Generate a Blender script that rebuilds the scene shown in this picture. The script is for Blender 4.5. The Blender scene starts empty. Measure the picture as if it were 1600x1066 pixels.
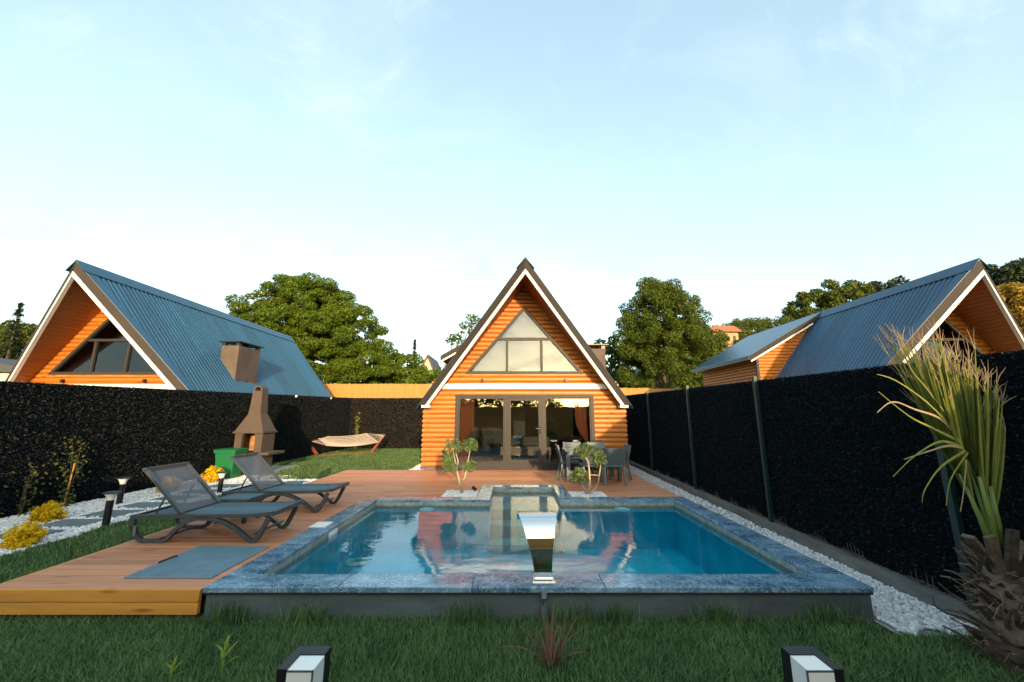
import bpy, bmesh, math, random
import numpy as np
from mathutils import Vector, Matrix
R = math.radians
random.seed(7); RNG = np.random.default_rng(7)
scn = bpy.context.scene
COL = scn.collection

# ------------------------------------------------------------------ camera
F, HOR, CX, CY, ZE = 600.0, 650.0, 800.0, 533.0, 1.6
PITCH = math.atan((HOR - CY) / F)
cam_d = bpy.data.cameras.new('camera'); cam = bpy.data.objects.new('camera', cam_d); COL.objects.link(cam)
cam.location = (0, 0, ZE); cam.rotation_euler = (R(90) + PITCH, 0, 0)
cam_d.sensor_fit = 'HORIZONTAL'; cam_d.sensor_width = 36; cam_d.lens = 36 * F / 1600
cam_d.clip_start = 0.05; cam_d.clip_end = 3000
scn.camera = cam

# ------------------------------------------------------------------ world and sun
SUN = Vector((0.235, -1.0, 0.172)).normalized()          # towards the sun: low, behind the camera, a little right
EL = math.asin(SUN.z); ROT = math.atan2(SUN.x, SUN.y)
w = bpy.data.worlds.new('World'); scn.world = w; w.use_nodes = True
nt = w.node_tree; nt.nodes.clear()
def wn(t, **k):
    n = nt.nodes.new(t)
    for a, b in k.items(): setattr(n, a, b)
    return n
wo = wn('ShaderNodeOutputWorld'); bg = wn('ShaderNodeBackground'); bg.inputs['Strength'].default_value = 0.15
sky = wn('ShaderNodeTexSky', sky_type='NISHITA', sun_disc=False, sun_elevation=EL, sun_rotation=ROT,
         altitude=100, air_density=1.0, dust_density=2.0, ozone_density=.1)
tc = wn('ShaderNodeTexCoord'); mp = wn('ShaderNodeMapping'); mp.inputs['Scale'].default_value = (.9, 1.7, 2.2)
mp.inputs['Rotation'].default_value = (0, 0, R(35))
n1 = wn('ShaderNodeTexNoise'); n1.inputs['Scale'].default_value = 2.3; n1.inputs['Detail'].default_value = 9; n1.inputs['Roughness'].default_value = .62
n1.inputs['Distortion'].default_value = .7
cr = wn('ShaderNodeValToRGB'); cr.color_ramp.elements[0].position = .42; cr.color_ramp.elements[0].color = (.30, .30, .30, 1)
cr.color_ramp.elements[1].position = .85; cr.color_ramp.elements[1].color = (.92, .92, .92, 1)
mx = wn('ShaderNodeMix', data_type='RGBA')
WHITE_CLOUD = (1.42, 1.80, 1.84, 1)
mx.inputs[7].default_value = WHITE_CLOUD
nt.links.new(tc.outputs['Generated'], mp.inputs['Vector']); nt.links.new(mp.outputs[0], n1.inputs['Vector'])
n2 = wn('ShaderNodeTexNoise'); n2.inputs['Scale'].default_value = 1.6; n2.inputs['Detail'].default_value = 12; n2.inputs['Roughness'].default_value = .7; n2.inputs['Distortion'].default_value = 1.2
mp2 = wn('ShaderNodeMapping'); mp2.inputs['Scale'].default_value = (1.2, 3.4, 3.0); mp2.inputs['Rotation'].default_value = (R(20), R(30), R(-40)); mp2.inputs['Location'].default_value = (3.1, .4, 1.7)
cr2 = wn('ShaderNodeValToRGB'); cr2.color_ramp.elements[0].position = .55; cr2.color_ramp.elements[0].color = (0, 0, 0, 1); cr2.color_ramp.elements[1].position = .78; cr2.color_ramp.elements[1].color = (.6, .6, .6, 1)
ad = wn('ShaderNodeMath', operation='ADD', use_clamp=True)
nt.links.new(tc.outputs['Generated'], mp2.inputs['Vector']); nt.links.new(mp2.outputs[0], n2.inputs['Vector']); nt.links.new(n2.outputs['Fac'], cr2.inputs[0])
nt.links.new(n1.outputs['Fac'], cr.inputs[0]); nt.links.new(cr.outputs[0], ad.inputs[0]); nt.links.new(cr2.outputs[0], ad.inputs[1]); nt.links.new(ad.outputs[0], mx.inputs[0])
wb = wn('ShaderNodeMix', data_type='RGBA', blend_type='MULTIPLY'); wb.inputs[0].default_value = 1; wb.inputs[7].default_value = (.91, 1.015, 1.02, 1)
nt.links.new(sky.outputs[0], wb.inputs[6]); nt.links.new(wb.outputs[2], mx.inputs[6]); nt.links.new(mx.outputs[2], bg.inputs['Color']); nt.links.new(bg.outputs[0], wo.inputs[0])
sl = bpy.data.lights.new('sun', 'SUN'); sl.energy = 2.0; sl.angle = R(0.9); sl.color = (1, .70, .40)
so = bpy.data.objects.new('sun', sl); COL.objects.link(so); so.rotation_euler = SUN.to_track_quat('Z', 'Y').to_euler()
so.location = (6, -20, 12)
vs = scn.view_settings; vs.view_transform = 'Standard'; vs.look = 'None'; vs.gamma = 1; vs.exposure = 1.95
vs.use_curve_mapping = False
scn.cycles.max_bounces = 8; scn.cycles.transparent_max_bounces = 12; scn.cycles.caustics_reflective = False; scn.cycles.caustics_refractive = False

# ------------------------------------------------------------------ helpers
_s, _c = math.sin(PITCH), math.cos(PITCH)
def at(u, v, Y):
    a = (u - CX) / F; b = (CY - v) / F
    r = (a, _c - _s * b, _s + _c * b); t = Y / r[1]
    return Vector((t * r[0], Y, ZE + t * r[2]))

class MB:
    def __init__(s): s.v = []; s.f = []
    def add(s, vs, fs):
        o = len(s.v); s.v += [tuple(p) for p in vs]; s.f += [tuple(i + o for i in f) for f in fs]; return s
    def box(s, x0, x1, y0, y1, z0, z1):
        return s.add([(x0,y0,z0),(x1,y0,z0),(x1,y1,z0),(x0,y1,z0),(x0,y0,z1),(x1,y0,z1),(x1,y1,z1),(x0,y1,z1)],
                     [(0,3,2,1),(4,5,6,7),(0,1,5,4),(1,2,6,5),(2,3,7,6),(3,0,4,7)])
    def cbox(s, x0, x1, y0, y1, z0, z1, b=.004):           # box with chamfered top edges
        z2 = z1 - b
        p = [(x0,y0,z0),(x1,y0,z0),(x1,y1,z0),(x0,y1,z0),(x0,y0,z2),(x1,y0,z2),(x1,y1,z2),(x0,y1,z2),
             (x0+b,y0+b,z1),(x1-b,y0+b,z1),(x1-b,y1-b,z1),(x0+b,y1-b,z1)]
        f = [(0,3,2,1),(8,9,10,11)]
        for a, c in ((0,4),(4,8)):
            for i in range(4): j = (i+1) % 4; f.append((a+i, a+j, c+j, c+i))
        return s.add(p, f)
    def prism(s, poly, a, b, axis='y'):                      # polygon extruded; poly is (x,z) for y, (y,z) for x, (x,y) for z
        n = len(poly)
        def P(q, t): return {'y': (q[0], t, q[1]), 'x': (t, q[0], q[1]), 'z': (q[0], q[1], t)}[axis]
        vs = [P(q, a) for q in poly] + [P(q, b) for q in poly]
        fs = [tuple(range(n)), tuple(reversed(range(n, 2*n)))] + [(i, i+n, (i+1) % n + n, (i+1) % n) for i in range(n)]
        return s.add(vs, fs)
    def tube(s, pts, rad, n=8, sq=None):                     # sq=(w,h): rectangular section instead
        pts = [Vector(p) for p in pts]; m = len(pts)
        if not hasattr(rad, '__len__'): rad = [rad] * m
        o = len(s.v); up = Vector((0, 0, 1))
        for i, p in enumerate(pts):
            d = (pts[min(i+1, m-1)] - pts[max(i-1, 0)]).normalized()
            r = up if abs(d.z) < .95 else Vector((0, 1, 0))
            a = d.cross(r).normalized(); b = a.cross(d).normalized()
            if sq:
                for q, t in ((-1,-1),(1,-1),(1,1),(-1,1)): s.v.append(tuple(p + a*q*sq[0]/2 + b*t*sq[1]/2))
            else:
                for k in range(n):
                    t = 2*math.pi*k/n; s.v.append(tuple(p + (a*math.cos(t) + b*math.sin(t)) * rad[i]))
        if sq: n = 4
        for i in range(m-1):
            for k in range(n):
                s.f.append((o+i*n+k, o+i*n+(k+1) % n, o+(i+1)*n+(k+1) % n, o+(i+1)*n+k))
        s.f.append(tuple(o+k for k in reversed(range(n)))); s.f.append(tuple(o+(m-1)*n+k for k in range(n)))
        return s
    def lathe(s, prof, c=(0,0,0), n=20):
        o = len(s.v); m = len(prof)
        for r, z in prof:
            for k in range(n):
                t = 2*math.pi*k/n; s.v.append((c[0]+r*math.cos(t), c[1]+r*math.sin(t), c[2]+z))
        for i in range(m-1):
            for k in range(n): s.f.append((o+i*n+k, o+i*n+(k+1) % n, o+(i+1)*n+(k+1) % n, o+(i+1)*n+k))
        s.f.append(tuple(o+k for k in reversed(range(n)))); s.f.append(tuple(o+(m-1)*n+k for k in range(n)))
        return s
    def build(s, name, mat, parent=None, smooth=False, mtx=None):
        me = bpy.data.meshes.new(name); me.from_pydata(s.v, [], s.f); me.update()
        bm = bmesh.new(); bm.from_mesh(me); bmesh.ops.recalc_face_normals(bm, faces=bm.faces); bm.to_mesh(me); bm.free()
        return link(name, me, mat, parent, smooth, mtx)
def link(name, me, mat, parent=None, smooth=False, mtx=None):
    me.materials.append(mat)
    if smooth is True: me.shade_smooth()
    elif smooth: me.set_sharp_from_angle(angle=R(smooth)) if False else smooth_angle(me, smooth)
    o = bpy.data.objects.new(name, me); COL.objects.link(o); o.parent = parent
    if mtx is not None: o.matrix_local = mtx
    return o
def smooth_angle(me, a):
    me.shade_smooth()
    try: me.set_sharp_from_angle(angle=R(a))
    except Exception: pass
def np_mesh(name, V, Fc):
    """V (n,3), Fc (m,k) with constant k"""
    me = bpy.data.meshes.new(name); k = Fc.shape[1]; m = len(Fc)
    me.vertices.add(len(V)); me.vertices.foreach_set('co', np.ascontiguousarray(V, dtype=np.float32).ravel())
    me.loops.add(m*k); me.loops.foreach_set('vertex_index', np.ascontiguousarray(Fc, dtype=np.int32).ravel())
    me.polygons.add(m); me.polygons.foreach_set('loop_start', np.arange(0, m*k, k, dtype=np.int32))
    try: me.polygons.foreach_set('loop_total', np.full(m, k, dtype=np.int32))
    except Exception: pass
    me.update(calc_edges=True); return me
def empty(name, loc=(0,0,0), rz=0):
    o = bpy.data.objects.new(name, None); COL.objects.link(o); o.location = loc; o.rotation_euler = (0, 0, rz); o.empty_display_size = .2
    return o
def tag(o, label=None, cat=None, group=None, kind=None):
    if label: o['label'] = label
    if cat: o['category'] = cat
    if group: o['group'] = group
    if kind: o['kind'] = kind
    return o
def copy_tree(o, parent=None):
    c = o.copy(); COL.objects.link(c); c.parent = parent
    for ch in [x for x in o.children]: copy_tree(ch, c)
    return c

# ------------------------------------------------------------------ materials
def mat(name, col, rough=.6, metal=0, var=0, vscale=(4,4,4), rnd=0, bump=0, bscale=None, col2=None, spec=.5, island=0, coat=0, detail=4, contrast=(.3,.7)):
    m = bpy.data.materials.new(name); m.use_nodes = True; T = m.node_tree; L = T.links.new
    b = T.nodes['Principled BSDF']; b.inputs['Roughness'].default_value = rough; b.inputs['Metallic'].default_value = metal
    b.inputs['Specular IOR Level'].default_value = spec; b.inputs['Coat Weight'].default_value = coat
    c = tuple(col) + (1,); b.inputs['Base Color'].default_value = c
    out = None
    tcn = T.nodes.new('ShaderNodeTexCoord'); vec = tcn.outputs['Object']
    if rnd:
        oi = T.nodes.new('ShaderNodeObjectInfo'); va = T.nodes.new('ShaderNodeVectorMath'); va.operation = 'ADD'
        sc = T.nodes.new('ShaderNodeMath'); sc.operation = 'MULTIPLY'; sc.inputs[1].default_value = 37
        L(oi.outputs['Random'], sc.inputs[0]); L(tcn.outputs['Object'], va.inputs[0]); L(sc.outputs[0], va.inputs[1]); vec = va.outputs[0]
    if var or bump:
        mpn = T.nodes.new('ShaderNodeMapping'); mpn.inputs['Scale'].default_value = vscale; L(vec, mpn.inputs[0])
        no = T.nodes.new('ShaderNodeTexNoise'); no.inputs['Scale'].default_value = 1; no.inputs['Detail'].default_value = detail; no.inputs['Roughness'].default_value = .6
        L(mpn.outputs[0], no.inputs['Vector'])
    if var:
        rp = T.nodes.new('ShaderNodeValToRGB'); e = rp.color_ramp.elements
        e[0].position, e[1].position = contrast
        d = tuple(max(0, x*(1-var)) for x in col) if col2 is None else tuple(col2)
        e[0].color = d + (1,); e[1].color = c
        L(no.outputs['Fac'], rp.inputs[0]); out = rp.outputs[0]
    if rnd or island:
        hs = T.nodes.new('ShaderNodeHueSaturation')
        if out: L(out, hs.inputs['Color'])
        else: hs.inputs['Color'].default_value = c
        mr = T.nodes.new('ShaderNodeMapRange'); a = rnd or island; mr.inputs[3].default_value = 1-a; mr.inputs[4].default_value = 1+a
        if island: gm = T.nodes.new('ShaderNodeNewGeometry'); L(gm.outputs['Random Per Island'], mr.inputs[0])
        else: L(oi.outputs['Random'], mr.inputs[0])
        L(mr.outputs[0], hs.inputs['Value']); out = hs.outputs[0]
    if out: L(out, b.inputs['Base Color'])
    if bump:
        bp = T.nodes.new('ShaderNodeBump'); bp.inputs['Strength'].default_value = bump; bp.inputs['Distance'].default_value = .01
        if bscale:
            n2 = T.nodes.new('ShaderNodeTexNoise'); n2.inputs['Scale'].default_value = bscale; n2.inputs['Detail'].default_value = 6; L(vec, n2.inputs['Vector']); L(n2.outputs['Fac'], bp.inputs['Height'])
        else: L(no.outputs['Fac'], bp.inputs['Height'])
        L(bp.outputs[0], b.inputs['Normal'])
    return m
def leaf_mat(name, c1, c2, trans=.35, rough=.55, nscale=.5):
    m = bpy.data.materials.new(name); m.use_nodes = True; T = m.node_tree; L = T.links.new; T.nodes.clear()
    o = T.nodes.new('ShaderNodeOutputMaterial'); gm = T.nodes.new('ShaderNodeNewGeometry'); tcn = T.nodes.new('ShaderNodeTexCoord')
    no = T.nodes.new('ShaderNodeTexNoise'); no.inputs['Scale'].default_value = nscale; L(tcn.outputs['Object'], no.inputs['Vector'])
    ad = T.nodes.new('ShaderNodeMath'); ad.operation = 'MULTIPLY_ADD'; ad.inputs[1].default_value = .6; ad.inputs[2].default_value = -.1
    L(gm.outputs['Random Per Island'], ad.inputs[0]); a2 = T.nodes.new('ShaderNodeMath'); a2.operation = 'ADD'; L(ad.outputs[0], a2.inputs[0])
    m2 = T.nodes.new('ShaderNodeMath'); m2.operation = 'MULTIPLY'; m2.inputs[1].default_value = .6; L(no.outputs['Fac'], m2.inputs[0]); L(m2.outputs[0], a2.inputs[1])
    mxn = T.nodes.new('ShaderNodeMix'); mxn.data_type = 'RGBA'; mxn.inputs[6].default_value = c1 + (1,); mxn.inputs[7].default_value = c2 + (1,); L(a2.outputs[0], mxn.inputs[0])
    p = T.nodes.new('ShaderNodeBsdfPrincipled'); p.inputs['Roughness'].default_value = rough; p.inputs['Specular IOR Level'].default_value = .18; L(mxn.outputs[2], p.inputs['Base Color'])
    t = T.nodes.new('ShaderNodeBsdfTranslucent'); L(mxn.outputs[2], t.inputs['Color'])
    ms = T.nodes.new('ShaderNodeMixShader'); ms.inputs[0].default_value = trans; L(p.outputs[0], ms.inputs[1]); L(t.outputs[0], ms.inputs[2]); L(ms.outputs[0], o.inputs[0])
    return m
def glass_mat(name, ior, tint, wave=0, wscale=3., rough=0.0, fine=0):
    """clear sheet: Fresnel mix of a see-through tint and a mirror reflection"""
    m = bpy.data.materials.new(name); m.use_nodes = True; T = m.node_tree; L = T.links.new; T.nodes.clear()
    o = T.nodes.new('ShaderNodeOutputMaterial'); fr = T.nodes.new('ShaderNodeFresnel'); fr.inputs['IOR'].default_value = ior
    tr = T.nodes.new('ShaderNodeBsdfTransparent'); tr.inputs['Color'].default_value = tint + (1,)
    gl = T.nodes.new('ShaderNodeBsdfGlossy'); gl.inputs['Roughness'].default_value = rough; gl.inputs['Color'].default_value = (1, 1, 1, 1)
    ms = T.nodes.new('ShaderNodeMixShader'); L(fr.outputs[0], ms.inputs[0]); L(tr.outputs[0], ms.inputs[1]); L(gl.outputs[0], ms.inputs[2]); L(ms.outputs[0], o.inputs[0])
    if wave:
        tcn = T.nodes.new('ShaderNodeTexCoord'); mpn = T.nodes.new('ShaderNodeMapping'); mpn.inputs['Scale'].default_value = (wscale, wscale*1.8, wscale)
        no = T.nodes.new('ShaderNodeTexNoise'); no.inputs['Scale'].default_value = 1; no.inputs['Detail'].default_value = 3; no.inputs['Distortion'].default_value = .6
        L(tcn.outputs['Object'], mpn.inputs[0]); L(mpn.outputs[0], no.inputs['Vector'])
        bp = T.nodes.new('ShaderNodeBump'); bp.inputs['Strength'].default_value = wave; bp.inputs['Distance'].default_value = .02; L(no.outputs['Fac'], bp.inputs['Height'])
        if fine:
            n3 = T.nodes.new('ShaderNodeTexNoise'); n3.inputs['Scale'].default_value = 7; n3.inputs['Detail'].default_value = 2; n3.inputs['Distortion'].default_value = 1; L(mpn.outputs[0], n3.inputs['Vector'])
            n4 = T.nodes.new('ShaderNodeTexNoise'); n4.inputs['Scale'].default_value = .35; L(mpn.outputs[0], n4.inputs['Vector'])
            r4 = T.nodes.new('ShaderNodeMapRange'); r4.inputs[1].default_value = .45; r4.inputs[2].default_value = .65; r4.inputs[4].default_value = fine; L(n4.outputs['Fac'], r4.inputs[0])
            mm = T.nodes.new('ShaderNodeMath'); mm.operation = 'MULTIPLY_ADD'; L(n3.outputs['Fac'], mm.inputs[0]); L(r4.outputs[0], mm.inputs[1]); L(no.outputs['Fac'], mm.inputs[2]); L(mm.outputs[0], bp.inputs['Height'])
        L(bp.outputs[0], fr.inputs['Normal']); L(bp.outputs[0], gl.inputs['Normal'])
    return m
def board_mat(name, col, pitch, axis='Z', var=.35):
    """boards along y, joint lines every `pitch` along one object axis"""
    m = mat(name, col, .55, var=var, vscale=(18, 1.2, 18), detail=6)
    T = m.node_tree; L = T.links.new; b = T.nodes['Principled BSDF']
    tcn = [n for n in T.nodes if n.type == 'TEX_COORD'][0]; sx = T.nodes.new('ShaderNodeSeparateXYZ'); L(tcn.outputs['Object'], sx.inputs[0])
    d = T.nodes.new('ShaderNodeMath'); d.operation = 'DIVIDE'; d.inputs[1].default_value = pitch; L(sx.outputs[axis], d.inputs[0])
    fr = T.nodes.new('ShaderNodeMath'); fr.operation = 'PINGPONG'; fr.inputs[1].default_value = .5; L(d.outputs[0], fr.inputs[0])
    mr = T.nodes.new('ShaderNodeMapRange'); mr.inputs[1].default_value = 0; mr.inputs[2].default_value = .07; L(fr.outputs[0], mr.inputs[0])
    bp = T.nodes.new('ShaderNodeBump'); bp.inputs['Distance'].default_value = .02; L(mr.outputs[0], bp.inputs['Height']); L(bp.outputs[0], b.inputs['Normal'])
    return m

M = {}
M['log'] = mat('log_wood', (.45, .146, .018), .48, var=.5, vscale=(1.3, 16, 30), rnd=.16, bump=.2, detail=6, contrast=(.28, .62))
def add_knots(m, scale, dark):
    T = m.node_tree; L = T.links.new; b = T.nodes['Principled BSDF']; src = b.inputs['Base Color'].links[0].from_socket
    tcn = T.nodes.new('ShaderNodeTexCoord'); mpn = T.nodes.new('ShaderNodeMapping'); mpn.inputs['Scale'].default_value = scale; L(tcn.outputs['Object'], mpn.inputs[0])
    oi = T.nodes.new('ShaderNodeObjectInfo'); L(oi.outputs['Random'], mpn.inputs['Location']) if False else None
    vo = T.nodes.new('ShaderNodeTexVoronoi'); vo.inputs['Scale'].default_value = 1; L(mpn.outputs[0], vo.inputs['Vector'])
    mr = T.nodes.new('ShaderNodeMapRange'); mr.inputs[1].default_value = .06; mr.inputs[2].default_value = .20; mr.inputs[3].default_value = .85; mr.inputs[4].default_value = 0; L(vo.outputs['Distance'], mr.inputs[0])
    mxn = T.nodes.new('ShaderNodeMix'); mxn.data_type = 'RGBA'; L(mr.outputs[0], mxn.inputs[0]); L(src, mxn.inputs[6]); mxn.inputs[7].default_value = dark + (1,); L(mxn.outputs[2], b.inputs['Base Color'])
add_knots(M['log'], (2.2, 2.5, 6.5), (.11, .035, .006))
M['soffit'] = board_mat('soffit_wood', (.42, .125, .02), .105)
M['deck'] = mat('deck_wood', (.56, .235, .115), .55, var=.30, vscale=(1.1, 26, 10), rnd=.2, bump=.25, detail=6)
add_knots(M['deck'], (1.3, 6.9, 3), (.20, .075, .035))
M['fascia'] = mat('fascia_wood', (.70, .30, .055), .5, var=.35, vscale=(1.0, 12, 14), rnd=.06, bump=.12, detail=6)
add_knots(M['fascia'], (1.6, 3, 9), (.22, .07, .012))
M['white'] = mat('white_paint', (.78, .76, .73), .5, var=.06, vscale=(3,3,3))
M['barge'] = mat('brown_grey_metal', (.036, .030, .028), .6, var=.2, vscale=(2,2,2), spec=.15)
M['roof'] = mat('roof_sheet_metal', (.013, .078, .160), .34, metal=.1, var=.35, vscale=(.5,3.0,.5), rnd=.16, detail=7, spec=.6)
M['frame'] = mat('window_frame', (.034, .031, .031), .5, var=.1, spec=.2)
M['base'] = mat('plinth_grey', (.10, .10, .105), .7, var=.2)
M['glass'] = glass_mat('window_glass', 2.1, (.66, .68, .68))
M['upglass'] = glass_mat('upper_window_glass', 1.65, (.80, .80, .80))
[n for n in M['upglass'].node_tree.nodes if n.type == 'BSDF_GLOSSY'][0].inputs['Color'].default_value = (.74, .82, 1.0, 1)   # bluish tint put into the reflection to cool the mirrored sky glow
M['blind'] = mat('pale_blind', (.075, .105, .165), .8, var=.12, vscale=(16, 1, .4))
M['chimney'] = mat('chimney_render', (.105, .080, .066), .85, var=.45, vscale=(2,2,1.2), bump=.2, bscale=40)
M['dark'] = mat('dark_metal', (.018, .019, .022), .42)
M['black'] = mat('black_plastic', (.010, .011, .013), .4, spec=.3)
M['coping'] = mat('coping_stone', (.22, .37, .50), .11, var=.7, vscale=(2.6, 5.0, 4), rnd=.12, col2=(.03, .10, .19), detail=15, contrast=(.36, .72), bump=.05)
def add_veins(m):
    T = m.node_tree; L = T.links.new; b = T.nodes['Principled BSDF']; src = b.inputs['Base Color'].links[0].from_socket
    tcn = T.nodes.new('ShaderNodeTexCoord'); no = T.nodes.new('ShaderNodeTexNoise'); no.inputs['Scale'].default_value = 9; no.inputs['Detail'].default_value = 8; no.inputs['Distortion'].default_value = 2.2; L(tcn.outputs['Object'], no.inputs['Vector'])
    sb = T.nodes.new('ShaderNodeMath'); sb.operation = 'SUBTRACT'; sb.inputs[1].default_value = .5; L(no.outputs['Fac'], sb.inputs[0]); ab = T.nodes.new('ShaderNodeMath'); ab.operation = 'ABSOLUTE'; L(sb.outputs[0], ab.inputs[0])
    mr = T.nodes.new('ShaderNodeMapRange'); mr.inputs[1].default_value = 0; mr.inputs[2].default_value = .03; mr.inputs[3].default_value = .55; mr.inputs[4].default_value = 0; L(ab.outputs[0], mr.inputs[0])
    mxn = T.nodes.new('ShaderNodeMix'); mxn.data_type = 'RGBA'; L(mr.outputs[0], mxn.inputs[0]); L(src, mxn.inputs[6]); mxn.inputs[7].default_value = (.58, .66, .70, 1); L(mxn.outputs[2], b.inputs['Base Color'])
add_veins(M['coping'])
M['basinwall'] = mat('render_grey', (.095, .125, .132), .8, var=.5, vscale=(1.6, 1.6, 5), bump=.3, bscale=25, detail=7)
M['tile'] = mat('pool_tile', (.03, .70, .88), .3, var=.35, vscale=(2.5, 2.5, 2.5), detail=6)
M['band'] = mat('waterline_tile', (.34, .38, .34), .35, var=.55, vscale=(12, 12, 12), detail=6)
M['step'] = mat('step_tile', (.40, .50, .50), .4, var=.25, vscale=(6, 6, 6))
M['water'] = glass_mat('pool_water', 1.33, (.56, .96, 1.0), wave=.10, wscale=2.0, fine=.45)
M['fall'] = glass_mat('falling_water', 1.2, (.80, .95, .98), wave=.3, wscale=14)
M['chrome'] = mat('polished_steel', (.82, .82, .82), .035, 1)
M['pvc'] = mat('pvc_pipe', (.10, .135, .15), .4, var=.2)
M['ground'] = mat('earth', (.055, .075, .03), .95, var=.5, vscale=(.3,.3,.3))
M['lawn'] = mat('lawn_soil', (.022, .050, .016), .95, var=.5, vscale=(6,6,6))
M['grass'] = leaf_mat('grass_blade', (.009, .050, .025), (.215, .33, .115), .3, .5, 2.2)
M['gravel_bed'] = mat('gravel_bed', (.45, .45, .45), .9, var=.5, vscale=(40,40,40))
M['pebble'] = mat('white_pebble', (.66, .66, .67), .7, island=.22)
M['slab'] = mat('slate_paver', (.15, .195, .205), .6, var=.25, vscale=(5,5,5), rnd=.12, bump=.1)
M['concrete'] = mat('concrete', (.33, .32, .30), .85, var=.3, vscale=(3,3,3), bump=.2, bscale=30, detail=7)
M['kerb'] = mat('kerb_concrete', (.19, .19, .18), .9, var=.5, vscale=(6,2,6), bump=.3, bscale=30, detail=8)
M['hedge'] = mat('fence_backing', (.003, .005, .007), .9, spec=.05)
M['bristle'] = mat('fence_bristle', (.0050, .0075, .0105), .55, island=.95, spec=.14)
M['bristle_r'] = mat('fence_bristle_dark', (.0022, .0052, .0075), .6, island=.9, spec=.06)
M['bristle_b'] = mat('fence_bristle_brown', (.040, .026, .017), .6, island=.6)
def fibre_mat(name, dark, mid, light):
    m = mat(name, dark, .5, spec=.12); T = m.node_tree; L = T.links.new; b = T.nodes['Principled BSDF']
    gm = T.nodes.new('ShaderNodeNewGeometry'); rp = T.nodes.new('ShaderNodeValToRGB'); e = rp.color_ramp.elements
    e[0].position = .45; e[0].color = dark + (1,); e[1].position = .86; e[1].color = mid + (1,); k = e.new(.97); k.color = light + (1,)
    L(gm.outputs['Random Per Island'], rp.inputs[0]); L(rp.outputs[0], b.inputs['Base Color']); return m
M['bristle'] = fibre_mat('fence_fibre_left', (.0045, .008, .0115), (.015, .020, .025), (.095, .085, .072))
M['bristle_r'] = fibre_mat('fence_fibre_right', (.0028, .0075, .0105), (.010, .021, .028), (.045, .052, .052))
M['post'] = mat('green_post', (.004, .026, .027), .5)
M['rust'] = mat('rusty_wire', (.22, .17, .13), .7, var=.3, vscale=(30,30,30))
M['reed'] = mat('reed_matting', (.50, .25, .065), .8, var=.5, vscale=(60, 60, 1.5), detail=5)
M['lounger'] = mat('lounger_frame', (.045, .052, .060), .42, var=.12, vscale=(8,8,8))
M['sling'] = mat('sling_fabric', (.045, .105, .145), .55, var=.15, vscale=(60, 4, 60))
def mesh_fabric():
    m = mat('sling_back_mesh', (.085, .095, .12), .6, var=.12, vscale=(60, 60, 60)); T = m.node_tree; b = T.nodes['Principled BSDF']; b.inputs['Alpha'].default_value = .84; return m
M['slingback'] = mesh_fabric()
M['furn'] = mat('blue_grey_plastic', (.060, .090, .115), .45, var=.12, vscale=(10,10,10))
M['bin'] = mat('green_plastic', (.010, .135, .050), .38, var=.1, vscale=(5,5,5))
M['bbq'] = mat('bbq_concrete', (.075, .054, .042), .85, var=.2, vscale=(4,4,4), bump=.2, bscale=30)  # concrete darkened in its colour to stand in for shade
M['brick'] = mat('firebrick', (.42, .22, .10), .8, var=.5, vscale=(6,6,9))
M['near_black'] = mat('near_black', (.012, .011, .010), .95)  # plain near-black for the shade under the deck and the flue back
M['hwood'] = mat('hammock_wood', (.20, .06, .022), .5, var=.3, vscale=(6,6,6))
M['rope'] = mat('hammock_cloth', (.62, .52, .44), .85, var=.2, vscale=(30,30,30))
M['acrylic'] = mat('white_acrylic', (.80, .79, .77), .35)
M['bark'] = mat('bark', (.12, .085, .055), .9, var=.5, vscale=(6,6,2), bump=.5, bscale=12)
M['palebark'] = mat('pale_bark', (.48, .38, .28), .8, var=.35, vscale=(14,14,6), bump=.3, bscale=30)
M['leaf_walnut'] = leaf_mat('leaf_walnut', (.018, .054, .006), (.145, .205, .016))
M['leaf_dark'] = leaf_mat('leaf_dark', (.014, .038, .007), (.125, .165, .018))
M['leaf_mid'] = leaf_mat('leaf_mid', (.025, .050, .010), (.135, .160, .028))
M['leaf_pine'] = leaf_mat('leaf_pine', (.012, .025, .014), (.035, .055, .026), .15)
M['leaf_gold'] = leaf_mat('leaf_gold', (.20, .12, .02), (.42, .28, .04))
M['leaf_yellow'] = leaf_mat('leaf_yellow', (.50, .31, .008), (.95, .66, .012), .3, .5, 3)
M['leaf_olive'] = leaf_mat('leaf_olive', (.014, .040, .010), (.22, .30, .12), .25, .45, 4)
M['leaf_lime'] = leaf_mat('leaf_lime', (.17, .27, .035), (.40, .48, .09), .35, .45, 4)
M['leaf_vine'] = leaf_mat('leaf_vine', (.03, .05, .012), (.12, .13, .03), .3, .5, 4)
M['phorm'] = leaf_mat('phormium_leaf', (.075, .032, .030), (.30, .13, .10), .2, .4, 5)
M['frond'] = leaf_mat('palm_frond', (.045, .090, .018), (.42, .42, .10), .3, .45, 3.5)
M['drytip'] = leaf_mat('palm_dry', (.28, .20, .12), (.48, .38, .25), .3, .7, 5)
M['petiole'] = mat('palm_petiole', (.17, .24, .05), .5, var=.4, vscale=(20,20,3))
M['boot'] = mat('palm_boot', (.155, .105, .075), .85, var=.7, vscale=(14,14,14), rnd=.5, bump=.5, bscale=25)
M['hill'] = mat('hill_ground', (.05, .062, .022), .95, var=.4, vscale=(.1,.1,.1))
M['tileroof'] = mat('roof_tiles', (.24, .10, .06), .8, var=.3, vscale=(4,4,4))
M['greyroof'] = mat('grey_roof', (.05, .055, .06), .7, var=.2)
M['wallpale'] = mat('pale_wall', (.62, .50, .42), .85, var=.1)
M['hillwall'] = mat('hill_house_wall', (.46, .25, .15), .85, var=.1)
M['interior'] = mat('interior_wall', (.34, .28, .22), .85, var=.15, vscale=(1,1,1))
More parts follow.
